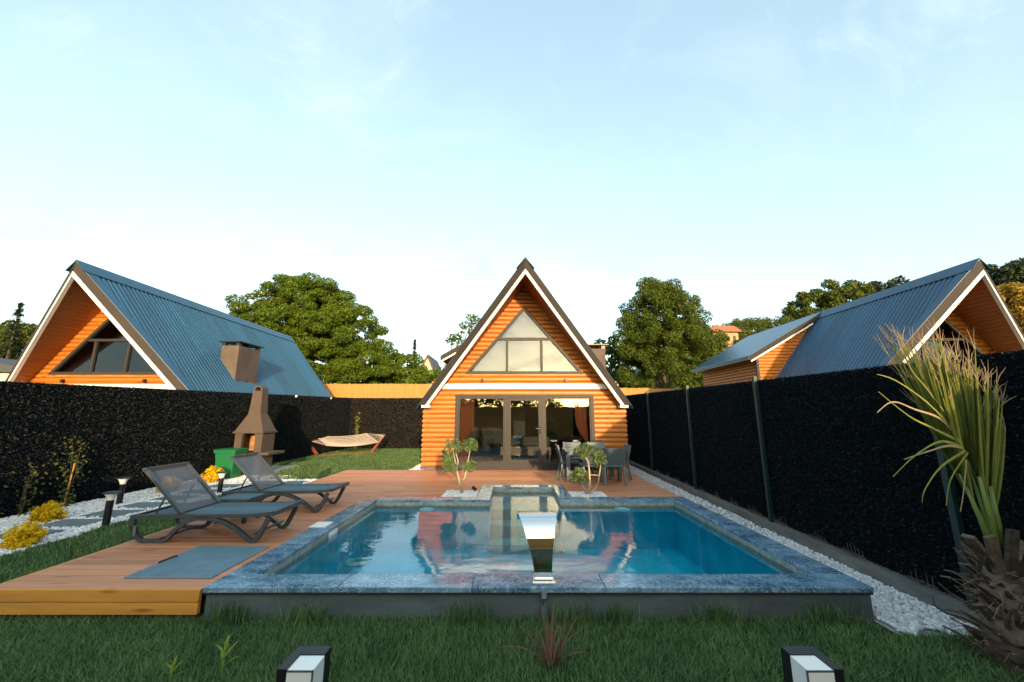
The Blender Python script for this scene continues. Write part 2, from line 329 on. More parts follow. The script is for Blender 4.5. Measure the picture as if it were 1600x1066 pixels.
M['ifloor'] = mat('interior_floor', (.30, .19, .11), .5, var=.4, vscale=(1, 9, 1))
M['kitchen'] = mat('kitchen_front', (.020, .030, .034), .4)
M['worktop'] = mat('worktop', (.30, .17, .09), .5, var=.3, vscale=(2,12,2))
M['curtain'] = mat('curtain_cloth', (.40, .115, .05), .85, var=.25, vscale=(20,20,1))
M['rug'] = mat('rug', (.60, .47, .34), .95, var=.3, vscale=(12,12,12))
M['hatch'] = mat('hatch_metal', (.18, .30, .39), .38, metal=.2, var=.25, vscale=(5,5,5))

# ------------------------------------------------------------------ the ground
GZ = -.28
def sheet(name, x0, x1, y0, y1, z, m): return MB().add([(x0,y0,z),(x1,y0,z),(x1,y1,z),(x0,y1,z)], [(0,1,2,3)]).build(name, m)
def holed_ground(name, outer, hole, z, m):
    (X0,X1,Y0,Y1), (a,b,c,d) = outer, hole
    mb = MB()
    for x0,x1,y0,y1 in ((X0,X1,Y0,c),(X0,X1,d,Y1),(X0,a,c,d),(b,X1,c,d)):
        mb.add([(x0,y0,z),(x1,y0,z),(x1,y1,z),(x0,y1,z)], [(0,1,2,3)])
    return mb.build(name, m)
PX0, PX1, PY0, PY1 = -2.9, 3.4, 4.0, 8.1            # outer edge of the pool coping
NX0, NX1, NY1 = -.70, 1.18, 9.45                     # niche
tag(holed_ground('ground', (-900, 900, -600, 1200), (PX0+.05, PX1-.05, PY0+.05, NY1-.05), GZ-.03, M['ground']), kind='structure')
tag(holed_ground('lawn', (-9.9, 4.9, -2.9, 22.9), (PX0+.05, PX1-.05, PY0+.05, NY1-.05), GZ-.012, M['lawn']), kind='structure')

# ------------------------------------------------------------------ grass blades
def blades(name, pts, h0, h1, wd, m, z=GZ-.01, lean=.55):
    n = len(pts); a = RNG.uniform(0, 2*np.pi, n); h = RNG.uniform(h0, h1, n); ln = RNG.uniform(.1, 1, n)*lean*h
    dx, dy = np.cos(a), np.sin(a); b = a + RNG.uniform(1.0, 2.1, n); wx, wy = np.cos(b)*wd/2, np.sin(b)*wd/2
    P = np.zeros((n, 5, 3)); x, y = pts[:,0], pts[:,1]
    P[:,0] = np.stack([x-wx, y-wy, np.full(n, z)], 1); P[:,1] = np.stack([x+wx, y+wy, np.full(n, z)], 1)
    mx_, my_ = x+dx*ln*.35, y+dy*ln*.35
    P[:,2] = np.stack([mx_+wx*.8, my_+wy*.8, z+h*.6], 1); P[:,3] = np.stack([mx_-wx*.8, my_-wy*.8, z+h*.6], 1)
    P[:,4] = np.stack([x+dx*ln, y+dy*ln, z+h], 1)
    i = np.arange(n)[:,None]*5
    Fc = np.concatenate([i+np.array([[0,1,2]]), i+np.array([[0,2,3]]), i+np.array([[3,2,4]])])
    return link(name, np_mesh(name, P.reshape(-1,3), Fc), m)
def rect_pts(x0, x1, y0, y1, dens):
    n = int((x1-x0)*(y1-y0)*dens); return np.stack([RNG.uniform(x0, x1, n), RNG.uniform(y0, y1, n)], 1)
def edge_x(y): return -6.93 + .06*np.sin(y*2.3) + .03*np.sin(y*7)     # lawn edge against the gravel path
g1 = rect_pts(-5.6, 4.1, 2.75, 4.3, 10000)
inpool = (g1[:,0] > PX0+.01) & (g1[:,0] < PX1-.01) & (g1[:,1] > PY0-.0)
peb = (g1[:,0] > 3.25) & (g1[:,1] > 3.72)
g1 = g1[~inpool & ~peb & ~((g1[:,1] > 4.02) & (g1[:,0] > -4.9))]
tufts = np.concatenate([RNG.normal((tx, 3.93), (.10, .035), (160, 2)) for tx in (-1.9, -.4, .55, .95, 1.9, 2.9, -2.6)]); tufts = tufts[tufts[:,1] < 3.99]
tag(blades('grass', g1, .035, .095, .008, M['grass'], lean=1.15), 'short dark green lawn in front of the pool wall', 'grass', kind='stuff')
tag(blades('grass', tufts, .10, .24, .009, M['grass'], lean=.8), 'longer green grass tufts against the grey pool wall', 'grass', kind='stuff')
g2 = rect_pts(-7.3, -4.9, 4.0, 11.1, 2600); g2 = g2[g2[:,0] > edge_x(g2[:,1])]
g2 = g2[~((g2[:,1] > 10.75))]
tag(blades('grass', g2, .04, .09, .012, M['grass'], lean=1.0), 'strip of lawn between the deck and the gravel path', 'grass', kind='stuff')
g3 = rect_pts(-9.4, -2.9, 12.0, 22.7, 650)
g3 = g3[~((g3[:,0] < -8.02) & (g3[:,1] < 15.2)) & ~((g3[:,0] > -3.6) & (g3[:,1] > 12)) & ~((g3[:,0] < -7.4) & (g3[:,1] < 12.7))]
tag(blades('grass', g3, .05, .11, .024, M['grass'], lean=1.0), 'back lawn under the hammock', 'grass', kind='stuff')

# ------------------------------------------------------------------ gravel and pavers
t = (1+5**.5)/2
ICO = np.array([(-1,t,0),(1,t,0),(-1,-t,0),(1,-t,0),(0,-1,t),(0,1,t),(0,-1,-t),(0,1,-t),(t,0,-1),(t,0,1),(-t,0,-1),(-t,0,1)])/1.9
ICF = np.array([(0,11,5),(0,5,1),(0,1,7),(0,7,10),(0,10,11),(1,5,9),(5,11,4),(11,10,2),(10,7,6),(7,1,8),(3,9,4),(3,4,2),(3,2,6),(3,6,8),(3,8,9),(4,9,5),(2,4,11),(6,2,10),(8,6,7),(9,8,1)])
def pebbles(name, pts, r0, r1, z, m):
    n = len(pts); S = RNG.uniform(r0, r1, (n,1))*RNG.uniform(.6, 1.25, (n,3)); S[:,2] *= .7
    J = ICO[None]*RNG.uniform(.8, 1.2, (n,12,1)); V = J*S[:,None,:]; a = RNG.uniform(0, 6.28, n); ca, sa = np.cos(a)[:,None], np.sin(a)[:,None]
    tl = RNG.normal(0, .4, (n,1)); X = V[...,0]*ca - V[...,1]*sa; Y = V[...,0]*sa + V[...,1]*ca; Z = V[...,2] + X*tl
    P = np.stack([X+pts[:,:1], Y+pts[:,1:2], Z+z+RNG.uniform(0, r0, (n,1))], -1)
    Fc = (np.arange(n)[:,None,None]*12 + ICF[None]).reshape(-1,3)
    o = link(name, np_mesh(name, P.reshape(-1,3), Fc), m); o.data.shade_smooth(); return o
gb = MB(); ys = np.linspace(2, 12.75, 60)
gb.v = [(-9.9, y, GZ) for y in ys] + [(float(edge_x(y)), y, GZ) for y in ys]; gb.f = [(i, 60+i, 61+i, i+1) for i in range(59)]
tag(gb.build('gravel_path_bed', M['gravel_bed']), kind='structure')
tag(sheet('gravel_branch_bed', -7.0, -4.9, 10.8, 12.0, GZ+.004, M['gravel_bed']), kind='structure')
tag(sheet('gravel_strip_bed', 3.38, 4.62, 3.75, 22.8, GZ, M['gravel_bed']), kind='structure')
tag(sheet('gravel_house_bed', -3.6, -2.7, 12.15, 22.8, GZ, M['gravel_bed']), kind='structure')
SLABS = [(-8.12, y, .75, .47) for y in (5.65, 6.32, 7.0, 7.67, 8.38, 9.1, 9.82, 10.6)] + [(x, 11.1, .62, .52) for x in (-7.25, -6.5, -5.75)]
pth = empty('stepping_stone_path', (-7.7, 8, GZ)); pth['kind'] = 'structure'
for x, y, a, b in SLABS:
    q = RNG.uniform(-.03, .03, 8)
    MB().prism([(x+q[0], y+q[1]), (x+a+q[2], y+q[3]), (x+a+.06+q[4], y+b+q[5]), (x+.06+q[6], y+b+q[7])], GZ, GZ+.045, 'z').build('paver', M['slab'], pth).matrix_parent_inverse = Matrix.Translation((7.7, -8, -GZ))
def off_slabs(p):
    k = np.ones(len(p), bool)
    for x, y, a, b in SLABS: k &= ~((p[:,0] > x) & (p[:,0] < x+a+.03) & (p[:,1] > y) & (p[:,1] < y+b))
    return p[k]
p1 = rect_pts(-9.4, -6.8, 5.0, 12.75, 900); p1 = p1[p1[:,0] < edge_x(p1[:,1])]
p2 = rect_pts(-6.95, -4.95, 10.8, 12.0, 700)
tag(pebbles('white_gravel', off_slabs(np.concatenate([p1, p2])), .018, .034, GZ+.012, M['pebble']), 'white gravel round the stepping stones', 'gravel', kind='stuff')
p3 = rect_pts(3.42, 4.36, 3.72, 6.5, 1900); p3b = rect_pts(3.42, 4.5, 6.5, 16, 600)
p3 = p3[p3[:,1] > 3.72 + .12*np.sin(p3[:,0]*9) + (p3[:,0]-3.4)*.1]
tag(pebbles('white_gravel', np.concatenate([p3, p3b]), .016, .032, GZ+.012, M['pebble']), 'white gravel strip between the pool and the right hand fence', 'gravel', kind='stuff')
tag(pebbles('white_gravel', rect_pts(-3.6, -2.85, 12.2, 18, 500), .02, .034, GZ+.012, M['pebble']), 'white gravel along the left side of the middle cabin', 'gravel', kind='stuff')

# ------------------------------------------------------------------ timber deck
deck = empty('deck', (-3, 8, 0)); deck['kind'] = 'structure'
DI = Matrix.Translation((3, -8, 0))
def plank(x0, x1, y0, y1, z0=-.035, z1=0.0, m='deck', name='plank'):
    o = MB().cbox(x0, x1, y0, y1, z0+random.uniform(-.001, .001), z1+random.uniform(-.0015, .0015), .004).build(name, M[m], deck); o.matrix_parent_inverse = DI; return o
BEDS = [(-1.45, -.72, 8.12, 8.92), (1.2, 1.95, 8.12, 8.80)]           # gravel beds of the two small trees
pitch, gap = .145, .013
y = 4.03
DXL, DXR = -4.95, 3.4
while y < 12.10:
    y1 = min(y + pitch - gap, 12.12)
    iv = [(DXL, DXR)]
    def cut(iv, a, b):
        o = []
        for p, q in iv:
            if b <= p or a >= q: o.append((p, q)); continue
            if a > p: o.append((p, a))
            if b < q: o.append((b, q))
        return o
    if y < PY1+.005 and y1 > PY0: iv = cut(iv, PX0-.012, DXR+1)
    if y < NY1+.005: iv = cut(iv, NX0-.006, NX1+.006)
    for a, b, c, d in BEDS:
        if y < d and y1 > c: iv = cut(iv, a, b)
    for p, q in iv:
        if q - p > 3:
            js = sorted([p] + [p + (q-p)*(k+random.uniform(-.3, .3))/3 for k in (1, 2)] + [q])
        else: js = [p, q]
        for a, b in zip(js[:-1], js[1:]): plank(a+.002, b-.002, y, y1)
    y += pitch
for z0, z1 in ((-.104, -.004), (-.212, -.112)):
    o = MB().box(-9.0 if False else -5.02, -2.93, 3.985, 4.022, z0, z1).build('fascia_board', M['fascia'], deck); o.matrix_parent_inverse = DI
    o = MB().box(-4.99, -4.955, 4.024, 12.1, z0, z1).build('fascia_board', M['fascia'], deck); o.matrix_parent_inverse = DI
o = MB().box(-4.9, -2.95, 4.06, 12.0, -.27, -.05).build('shade_underfill', M['near_black'], deck); o.matrix_parent_inverse = DI  # solid near-black fill paints the shade below the plank gaps
o = MB().box(-2.94, 3.38, 9.5, 12.1, -.27, -.05).build('shade_underfill', M['near_black'], deck); o.matrix_parent_inverse = DI
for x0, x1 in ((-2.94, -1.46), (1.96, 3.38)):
    o = MB().box(x0, x1, 8.12, 9.5, -.27, -.05).build('shade_underfill', M['near_black'], deck); o.matrix_parent_inverse = DI
for k, (a, b, c, d) in enumerate(BEDS):
    tag(sheet('gravel_bed', a, b, c, d, -.03, M['gravel_bed']), kind='structure')
    tag(pebbles('white_gravel', rect_pts(a+.01, b-.01, c+.01, d-.01, 2600), .012, .022, -.02, M['pebble']),
        ('white gravel bed under the tree left of the pool niche', 'white gravel bed under the tree right of the pool niche')[k], 'gravel', kind='stuff')
# hatch set flush on the deck
h = tag(empty('deck_hatch', (-3.45, 4.7, .012)), 'blue grey ribbed hatch cover lying on the deck', 'hatch')
mb = MB().cbox(-.44, .44, -.47, .47, -.010, .004)
mb.build('cover', M['hatch'], h)
rb = MB()
for i in range(58): rb.box(-.43, .43, -.462+i*.016, -.462+i*.016+.007, .004, .0075)
rb.build('ribs', M['hatch'], h)
MB().tube([(-.41,-.12,.008),(-.40,-.12,.022),(-.385,.08,.022),(-.375,.08,.008)], .008, 6).build('handle', M['black'], h)

# ------------------------------------------------------------------ swimming pool
pool = tag(empty('swimming_pool', (.25, 6, -.28)), 'blue tiled swimming pool with raised grey wall and square niche', 'pool')
PI_ = Matrix.Translation((-.25, -6, .28))
def pp(mb, name, m, par=None, **k):
    o = mb.build(name, m, par or pool, **k)
    if par is None: o.matrix_parent_inverse = PI_
    return o
CW = .30; CZ0, CZ1 = -.025, .02
def cop(x0, x1, y0, y1): pp(MB().cbox(x0+.002, x1-.002, y0+.002, y1-.002, CZ0, CZ1, .006), 'coping_slab', M['coping'])
def run(x0, x1, y0, y1, n, ax):
    for i in range(n):
        if ax == 'x': cop(x0+(x1-x0)*i/n, x0+(x1-x0)*(i+1)/n, y0, y1)
        else: cop(x0, x1, y0+(y1-y0)*i/n, y0+(y1-y0)*(i+1)/n)
run(PX0, PX1, PY0-.02, PY0+CW, 5, 'x'); run(PX0, PX0+CW, PY0+CW, PY1, 4, 'y'); run(PX1-CW, PX1, PY0+CW, PY1, 4, 'y')
run(PX0+CW, NX0+CW*.93, PY1-CW, PY1, 2, 'x'); run(NX1-CW*.85, PX1-CW, PY1-CW, PY1, 2, 'x')
run(NX0, NX0+CW*.93, PY1, NY1, 2, 'y'); run(NX1-CW*.85, NX1, PY1, NY1, 2, 'y'); run(NX0+CW*.93, NX1-CW*.85, NY1-CW, NY1, 2, 'x')
ix0, ix1, iy0, iy1 = PX0+CW, PX1-CW, PY0+CW, PY1-CW
jx0, jx1, jy1 = NX0+CW*.93, NX1-CW*.85, NY1-CW
loop = [(ix0,iy0),(ix1,iy0),(ix1,iy1),(jx1,iy1),(jx1,jy1),(jx0,jy1),(jx0,iy1),(ix0,iy1)]
def shell(z0, z1, d=0):
    mb = MB(); n = len(loop)
    off = [(d,d),(-d,d),(-d,-d),(-d,-d),(-d,-d),(d,-d),(d,-d),(d,-d)]
    L_ = [(p[0]+o[0], p[1]+o[1]) for p, o in zip(loop, off)]
    mb.v = [(x,y,z0) for x,y in L_] + [(x,y,z1) for x,y in L_]; mb.f = [(i,(i+1)%n,(i+1)%n+n,i+n) for i in range(n)]
    return mb
FLOOR = -.85
basin = pp(shell(FLOOR, -.15), 'basin', M['tile'])
pp(shell(-.15, CZ0), 'waterline_band', M['band'])
pp(MB().add([(ix0,iy0,FLOOR),(ix1,iy0,FLOOR),(ix1,iy1,FLOOR),(ix0,iy1,FLOOR)], [(0,1,2,3)]), 'pool_floor', M['tile'])
for k in range(3): pp(MB().box(jx0+.004, jx1-.004, iy1-.25+k*.45, jy1-.004, FLOOR if k == 0 else -.70+.2*(k-1), -.70+.2*k), 'step', M['step'])
pp(MB().box(PX0+.02, PX1-.02, PY0+.012, PY0+CW-.02, -.6, CZ0-.004), 'front_wall', M['basinwall'])
pp(MB().box(PX0+.015, PX0+CW-.02, PY0+CW-.02, PY1, -.6, CZ0-.004), 'side_wall', M['basinwall'])
pp(MB().box(PX1-CW+.02, PX1-.015, PY0+CW-.02, PY1, -.6, CZ0-.004), 'side_wall', M['basinwall'])
pp(MB().box(PX0+.01, PX1-.01, PY0-.012, PY0+.01, CZ0-.022, CZ0-.003), 'drip_edge', M['barge'])
pp(MB().box(ix0+.003, ix0+.016, 5.86, 6.12, -.17, -.03).box(ix0+.017, ix0+.022, 5.90, 6.08, -.14, -.06), 'skimmer', M['white'])
pp(MB().cbox(-2.93, -2.70, 5.95, 6.22, CZ1+.002, CZ1+.012, .004), 'skimmer_lid', M['white'])
WZ = -.085
wm = MB(); wm.v = [(x,y,WZ) for x,y in loop]; wm.add([], []); wm.f = [(0,1,2,3,6,7),(3,4,5,6)]
wo_ = wm.build('water', M['water'])
for f_ in wo_.data.polygons:
    if f_.normal.z < 0: f_.flip()
wo_.data.update()
tag(wo_, kind='structure')
# underwater / floating lights
for lx, ly, lab in ((-1.83, 4.98, 'pale round disc floating near the front left corner of the pool'), (-1.58, 7.6, 'white round disc floating by the far pool edge left of the niche'), (2.05, 7.6, 'pale blue disc floating by the far pool edge right of the niche')):
    tag(MB().lathe([(.02,-.03),(.13,-.02),(.14,0),(.12,.008),(.05,.012)], (lx, ly, WZ-.012), 20).build('pool_float', M['step'] if ly < 6 else M['acrylic'], smooth=40), lab, 'pool float')
# steel waterfall spout
sp = tag(empty('waterfall_spout', (.31, 4.15, CZ1)), 'polished steel waterfall blade on the front pool edge', 'waterfall')
prof = [(-.02,.0,.085),(-.03,.1,.088),(-.035,.2,.100),(-.03,.3,.117),(-.012,.4,.140),(.02,.48,.163),(.07,.55,.186),(.13,.585,.2),(.20,.585,.21),(.26,.55,.217),(.30,.50,.22)]
mb = MB(); th = .022; m_ = len(prof); CXO = [-.0 - .045*(p[1]/.6)**1.2 for p in prof]
for side in (0, 1):
    for i, (y, z, w_) in enumerate(prof):
        a = prof[max(0, i-1)]; b = prof[min(m_-1, i+1)]; d = Vector((b[0]-a[0], b[1]-a[1])).normalized(); nx, nz = d.y*th, -d.x*th
        for s_ in (-1, 1): mb.v.append((s_*w_+CXO[i], y+side*nx, z+side*nz))
o2 = 2*m_
for i in range(m_-1):
    a = 2*i; mb.f += [(a, a+1, a+3, a+2), (o2+a, o2+a+2, o2+a+3, o2+a+1), (a, a+2, o2+a+2, o2+a), (a+1, o2+a+1, o2+a+3, a+3)]
mb.f += [(2*m_-2, 2*m_-1, 4*m_-1, 4*m_-2), (0, o2, o2+1, 1)]
mb.build('blade', M['chrome'], sp, smooth=35)
MB().cbox(-.11, .11, -.06, .05, .0, .012, .004).build('base_plate', M['chrome'], sp)
fm = MB(); pts = [(.31,.495),(.345,.40),(.37,.28),(.385,.15),(.395,.0),(.40,-.125)]
fm.v = [(-.265+.02*i/5, y, z) for i, (y, z) in enumerate(pts)] + [(.175-.02*i/5, y, z) for i, (y, z) in enumerate(pts)]
fm.f = [(i, i+6, i+7, i+1) for i in range(5)]
fm.build('water_sheet', M['fall'], sp, smooth=True)
pi = tag(empty('water_pipe', (.30, 3.96, GZ)), 'grey feed pipe running up the pool wall below the steel spout', 'pipe')
MB().tube([(0,0,-.02),(0,0,.16),(0,.005,.21),(0,.03,.245),(0,.06,.25)], .03, 12).build('tube', M['pvc'], pi, smooth=40)
MB().tube([(0,0,.10),(0,0,.14)], .036, 12).build('collar', M['pvc'], pi, smooth=40)

# ------------------------------------------------------------------ log cabins
ZR, K, VT = 6.14, 1.28, .34                      # ridge height, roof slope, vertical roof thickness
FY, BY = -1.50, 9.8                               # roof front and back, from the front wall
def under(x): return ZR - VT - K*abs(x)
DWX, DZ0, DZ1 = 2.15, .10, 2.26                   # door unit
TZ0, TZ1, TH = 2.90, 5.12, 1.88                   # triangular window
def intervals(z):
    hw = min(3.12, (ZR-VT-z)/K + .02)
    if hw <= 0: return []
    cutw = 0
    if DZ0-.02 < z < DZ1: cutw = DWX
    elif TZ0 < z < TZ1-.12: cutw = TH*(TZ1-z)/(TZ1-TZ0)
    return [(-hw, hw)] if cutw <= 0 else [(-hw, -cutw), (cutw, hw)]
LP = .1425
def make_cabin():
    c = empty('cabin', (0, 12.14, 0))
    wall = MB(); z = .09; logs = []
    while z < ZR-VT-.1:
        zc = z + LP/2
        iv = intervals(zc)
        for k in range(len(iv)):
            pr = []
            n = 7
            for j in range(n):
                a = math.pi*j/(n-1); zz = zc - math.cos(a)*LP*.495; yy = -.045*math.sin(a)**.7
                jj = intervals(min(max(zz, .1), ZR-VT-.02)); jj = jj if len(jj) == len(iv) else iv
                pr.append((zz, yy, jj[k][0], jj[k][1]))
            mb = MB()
            for zz, yy, a, b in pr:
                ea = .02 if a < -3.1 else 0; eb = .02 if b > 3.1 else 0
                s = math.sin(math.pi*(zz-zc+LP/2)/LP); mb.v += [(a - ea*2*s, yy, zz), (b + eb*2*s, yy, zz)]
            mb.v += [(pr[0][2], .02, pr[0][0]), (pr[0][3], .02, pr[0][0]), (pr[-1][2], .02, pr[-1][0]), (pr[-1][3], .02, pr[-1][0])]
            mb.f = [(2*i, 2*i+1, 2*i+3, 2*i+2) for i in range(n-1)] + [tuple([2*i for i in range(n)] + [2*n+2, 2*n]), tuple([2*i+1 for i in reversed(range(n))] + [2*n+1, 2*n+3])]
            logs.append(mb)
            wall.box(iv[k][0], iv[k][1], .022, .12, z+.0005, z+LP-.0005)
        z += LP
    wf = wall.build('front_wall', M['log'], c)
    for mb in logs: mb.build('log', M['log'], wf, smooth=50)
    for s in (-1, 1):                                # side walls with log relief
        mb = MB(); n = 12
        prof_ = []
        for i in range(12):
            for j in range(5): a = math.pi*j/4; prof_.append((.09+i*LP+LP/2-math.cos(a)*LP/2, .045*math.sin(a)))
        mb.v = [(s*(3.08+o), .0, z) for z, o in prof_] + [(s*(3.08+o), 9.25, z) for z, o in prof_]
        m_ = len(prof_); mb.f = [(i, i+1, m_+i+1, m_+i) for i in range(m_-1)]
        mb.build('side_wall', M['log'], c, smooth=50)
    MB().prism([(-3.1, .09), (3.1, .09), (3.1, 1.7), (0, ZR-VT-.05), (-3.1, 1.7)], 9.2, 9.3).build('back_wall', M['log'], c)
    MB().box(-3.02, 3.02, .0, 9.2, -.28, .085).build('plinth', M['base'], c)
    # roof
    PW, ZC = .42, 1.92                               # the ridge reaches further forward than the eaves; eaves cut level at ZC
    def fy(x): return FY + PW*abs(x)
    def slab(mb, s, a, b, f0, f1, x0=0., x1=None):   # sloping slab between heights a (top) and b (below the ridge line), front f0 to f1
        xa = x1 or (ZR+a-ZC)/K; xb = x1 or (ZR+b-ZC)/K; o = len(mb.v)
        for x, h in ((x0, a), (xa, a), (xb, b), (x0, b)): mb.v.append((s*x, f0(x), ZR+h-K*x))
        for x, h in ((x0, a), (xa, a), (xb, b), (x0, b)): mb.v.append((s*x, f1(x), ZR+h-K*x))
        mb.f += [(o,o+1,o+2,o+3),(o+7,o+6,o+5,o+4)] + [(o+i,o+4+i,o+4+(i+1)%4,o+(i+1)%4) for i in range(4)]; return mb
    rf0 = MB()
    for s in (-1, 1): slab(rf0, s, -.06, -VT, fy, lambda x: BY)
    roof = rf0.build('roof', M['soffit'], c)
    EX = (ZR-ZC)/K
    for s in (-1, 1):
        for i in range(12):
            y0 = FY-.02 + i*(BY-FY+.04)/12; W = (BY-FY+.04)/12; mb = MB(); prf = []
            for r in range(6):
                q = y0 + W*r/6
                prf += [(q, 0), (q+W/6*.42, 0), (q+W/6*.56, .032), (q+W/6*.86, .032)]
            prf.append((y0+W+.004, 0.0))
            up = .006 if i % 2 else 0
            for e in (0, 1):
                for yq, h_ in prf:
                    x = .02 if e == 0 else max(.03, min(EX+.05, (yq-FY+.02)/PW)); mb.v.append((s*(x + h_*.6), yq, ZR-.045-K*x + h_*.7 + up))
            m_ = len(prf); mb.f = [(j, j+1, m_+j+1, m_+j) for j in range(m_-1)]
            if s == -1 and False: pass
            mb.build('roof_sheet', M['roof'], roof)
    MB().prism([(0, ZR+.05), (.26, ZR+.05-K*.26), (.26, ZR+.03-K*.26), (0, ZR+.028), (-.26, ZR+.03-K*.26), (-.26, ZR+.05-K*.26)], FY-.05, BY+.05).build('ridge_cap', M['roof'], roof)
    for s in (-1, 1):
        slab(MB(), s, .0, -.33, lambda x: fy(x)-.055, lambda x: fy(x)-.022).build('barge_board', M['barge'], roof)
        slab(MB(), s, .012, -.006, lambda x: fy(x)-.05, lambda x: fy(x)+.26).build('verge_strip', M['roof'], roof)
        slab(MB(), s, -.334, -.475, lambda x: fy(x)-.075, lambda x: fy(x)+.03).build('white_trim', M['white'], roof)
        q0, q1 = s*(EX-.40), s*(EX-.16); yb = fy(EX-.3)
        MB().box(min(q0, q1), max(q0, q1), yb-.09, yb+.12, ZC-.075, ZC-.003).build('eave_return', M['white'], roof)
    MB().prism([(-2.60, 2.43), (2.60, 2.43), (2.48, 2.585), (-2.48, 2.585)], -.085, -.05).build('white_band', M['white'], c)
    # triangular window
    tw = MB(); fw = .085
    def tri(off):  # inset triangle
        sl_ = (TZ1-TZ0)/TH; q = off*math.hypot(1, sl_)
        return [(-(TH - off/sl_ - q/sl_), TZ0+off), ((TH - off/sl_ - q/sl_), TZ0+off), (0, TZ1-q)]
    o_, i_ = tri(0), tri(fw)
    for a in range(3):
        b = (a+1) % 3; tw.prism([o_[a], o_[b], i_[b], i_[a]], -.07, .05)
    win = tw.build('gable_window', M['frame'], c)
    def hw(z): return i_[1][0]*(i_[2][1]-z)/(i_[2][1]-i_[0][1])
    HB = 4.03
    mb = MB(); mb.box(-hw(HB)+.0, hw(HB), -.055, .04, HB-.04, HB+.04).build('crossbar', M['frame'], win)
    for x in (-.55, .55): MB().box(x-.04, x+.04, -.053, .038, i_[0][1]-.01, HB-.041).build('mullion', M['frame'], win)
    def pane(poly): MB().prism(poly, .0, .006).build('pane', M['upglass'], win)
    pane([(-hw(HB+.04), HB+.041), (hw(HB+.04), HB+.041), i_[2]])
    pane([(-.51, i_[0][1]), (.51, i_[0][1]), (.51, HB-.041), (-.51, HB-.041)])
    for s in (-1, 1): pane([(s*.59, i_[0][1]), (s*i_[1][0], i_[0][1]), (s*hw(HB-.041), HB-.041), (s*.59, HB-.041)])
    MB().prism([(-TH+.15, TZ0+.03), (TH-.15, TZ0+.03), (0, TZ1-.2)], .30, .31).build('blind', M['blind'], c)
    # glazed door unit: outer frame, two fixed lights, one door
    d = MB(); f_ = .10
    for a in ((-DWX, DWX, DZ1-f_, DZ1), (-DWX, DWX, .06, DZ0+.10)): d.box(a[0], a[1], -.075, .06, a[2], a[3])
    for x in (-DWX, DWX-f_): d.box(x, x+f_, -.076, .058, DZ0+.10, DZ1-f_)
    for x in (-.62, .52): d.box(x, x+.10, -.07, .055, DZ0+.10, DZ1-f_)
    du = d.build('glazed_front', M['frame'], c)
    for a, b in ((-DWX+f_, -.62), (.62, DWX-f_)):
        MB().box(a, b, -.012, -.005, DZ0+.10, DZ1-f_).build('pane', M['glass'], du)
        e = MB()
        for q in ((a, b, DZ0+.10, DZ0+.14), (a, b, DZ1-f_-.04, DZ1-f_)): e.box(q[0], q[1], -.05, .03, q[2], q[3])
        for x in (a, b-.04): e.box(x, x+.04, -.049, .029, DZ0+.14, DZ1-f_-.04)
        e.build('bead', M['frame'], du)
    dr = MB()
    for q in ((-.515, .515, DZ0+.10, DZ0+.19), (-.515, .515, DZ1-f_-.10, DZ1-f_-.01)): dr.box(q[0], q[1], -.095, .02, q[2], q[3])
    for x in (-.515, .425): dr.box(x, x+.09, -.094, .019, DZ0+.19, DZ1-f_-.10)
    door = dr.build('door', M['frame'], c)
    MB().box(-.425, .425, -.03, -.022, DZ0+.19, DZ1-f_-.10).build('pane', M['glass'], door)
    MB().box(.45, .48, -.106, -.094, 1.06, 1.28).tube([(.465,-.10,1.22),(.465,-.145,1.22),(.34,-.145,1.22)], .01, 6).build('handle', M['chrome'], door)
    MB().box(-2.25, 2.25, -.10, -.046, .0, .062).build('threshold', M['frame'], c)
    for x in (-1.32, 1.30):
        l_ = MB().box(x-.035, x+.035, -.125, -.05, 2.64, 2.75).build('wall_lamp', M['black'], c)
    MB().box(-2.52, -2.42, -.075, -.04, .50, .58).build('socket', M['black'], c)
    # shed dormer on the left slope
    DY, DX, DE = 4.6, 3.02, 4.20
    sl2 = (ZR-DE)/3.42
    def dz(x): return ZR - .02 - sl2*abs(x)
    ck = MB(); zz = 1.4
    while zz < 5.7:
        x0 = DX if zz < dz(DX)-.16 else (ZR-.2-zz)/sl2; x1 = max((ZR-.02-zz)/K, 0)
        pr = [(zz+LP/2-math.cos(math.pi*j/6)*LP*.49, -.045*math.sin(math.pi*j/6)**.7) for j in range(7)]
        if x0 > x1+.05:
            o = len(ck.v)
            for z_, y_ in pr: ck.v += [(-x0, DY+y_, z_), (-x1+.3, DY+y_, z_)]
            ck.f += [(o+2*i, o+2*i+1, o+2*i+3, o+2*i+2) for i in range(6)]
        zz += LP
    dm = ck.build('dormer', M['log'], c, smooth=50)
    mb = MB(); n0 = int((dz(DX)-1.5)/LP); pr = []
    for i in range(n0+1):
        for j in range(5): a = math.pi*j/4; pr.append((1.4+i*LP+LP/2-math.cos(a)*LP/2, .045*math.sin(a)))
    mb.v = [(-DX-o, DY, z) for z, o in pr] + [(-DX-o, BY-.4, z) for z, o in pr]; m_ = len(pr); mb.f = [(i, i+1, m_+i+1, m_+i) for i in range(m_-1)]
    mb.build('dormer_side', M['log'], dm, smooth=50)
    MB().box(-DX-.06, -DX+.05, DY-.065, DY+.04, 1.4, dz(DX)-.14).build('corner_board', M['frame'], dm)
    MB().prism([(-.05, ZR+.01), (-3.45, dz(3.45)+.03), (-3.45, dz(3.45)-.12), (-.05, ZR-.14)], DY-.25, BY+.02).build('dormer_roof', M['roof'], dm)
    MB().prism([(-.3, dz(.3)+.02), (-3.46, dz(3.46)+.02), (-3.46, dz(3.46)-.20), (-.3, dz(.3)-.20)], DY-.285, DY-.252).build('dormer_barge', M['barge'], dm)
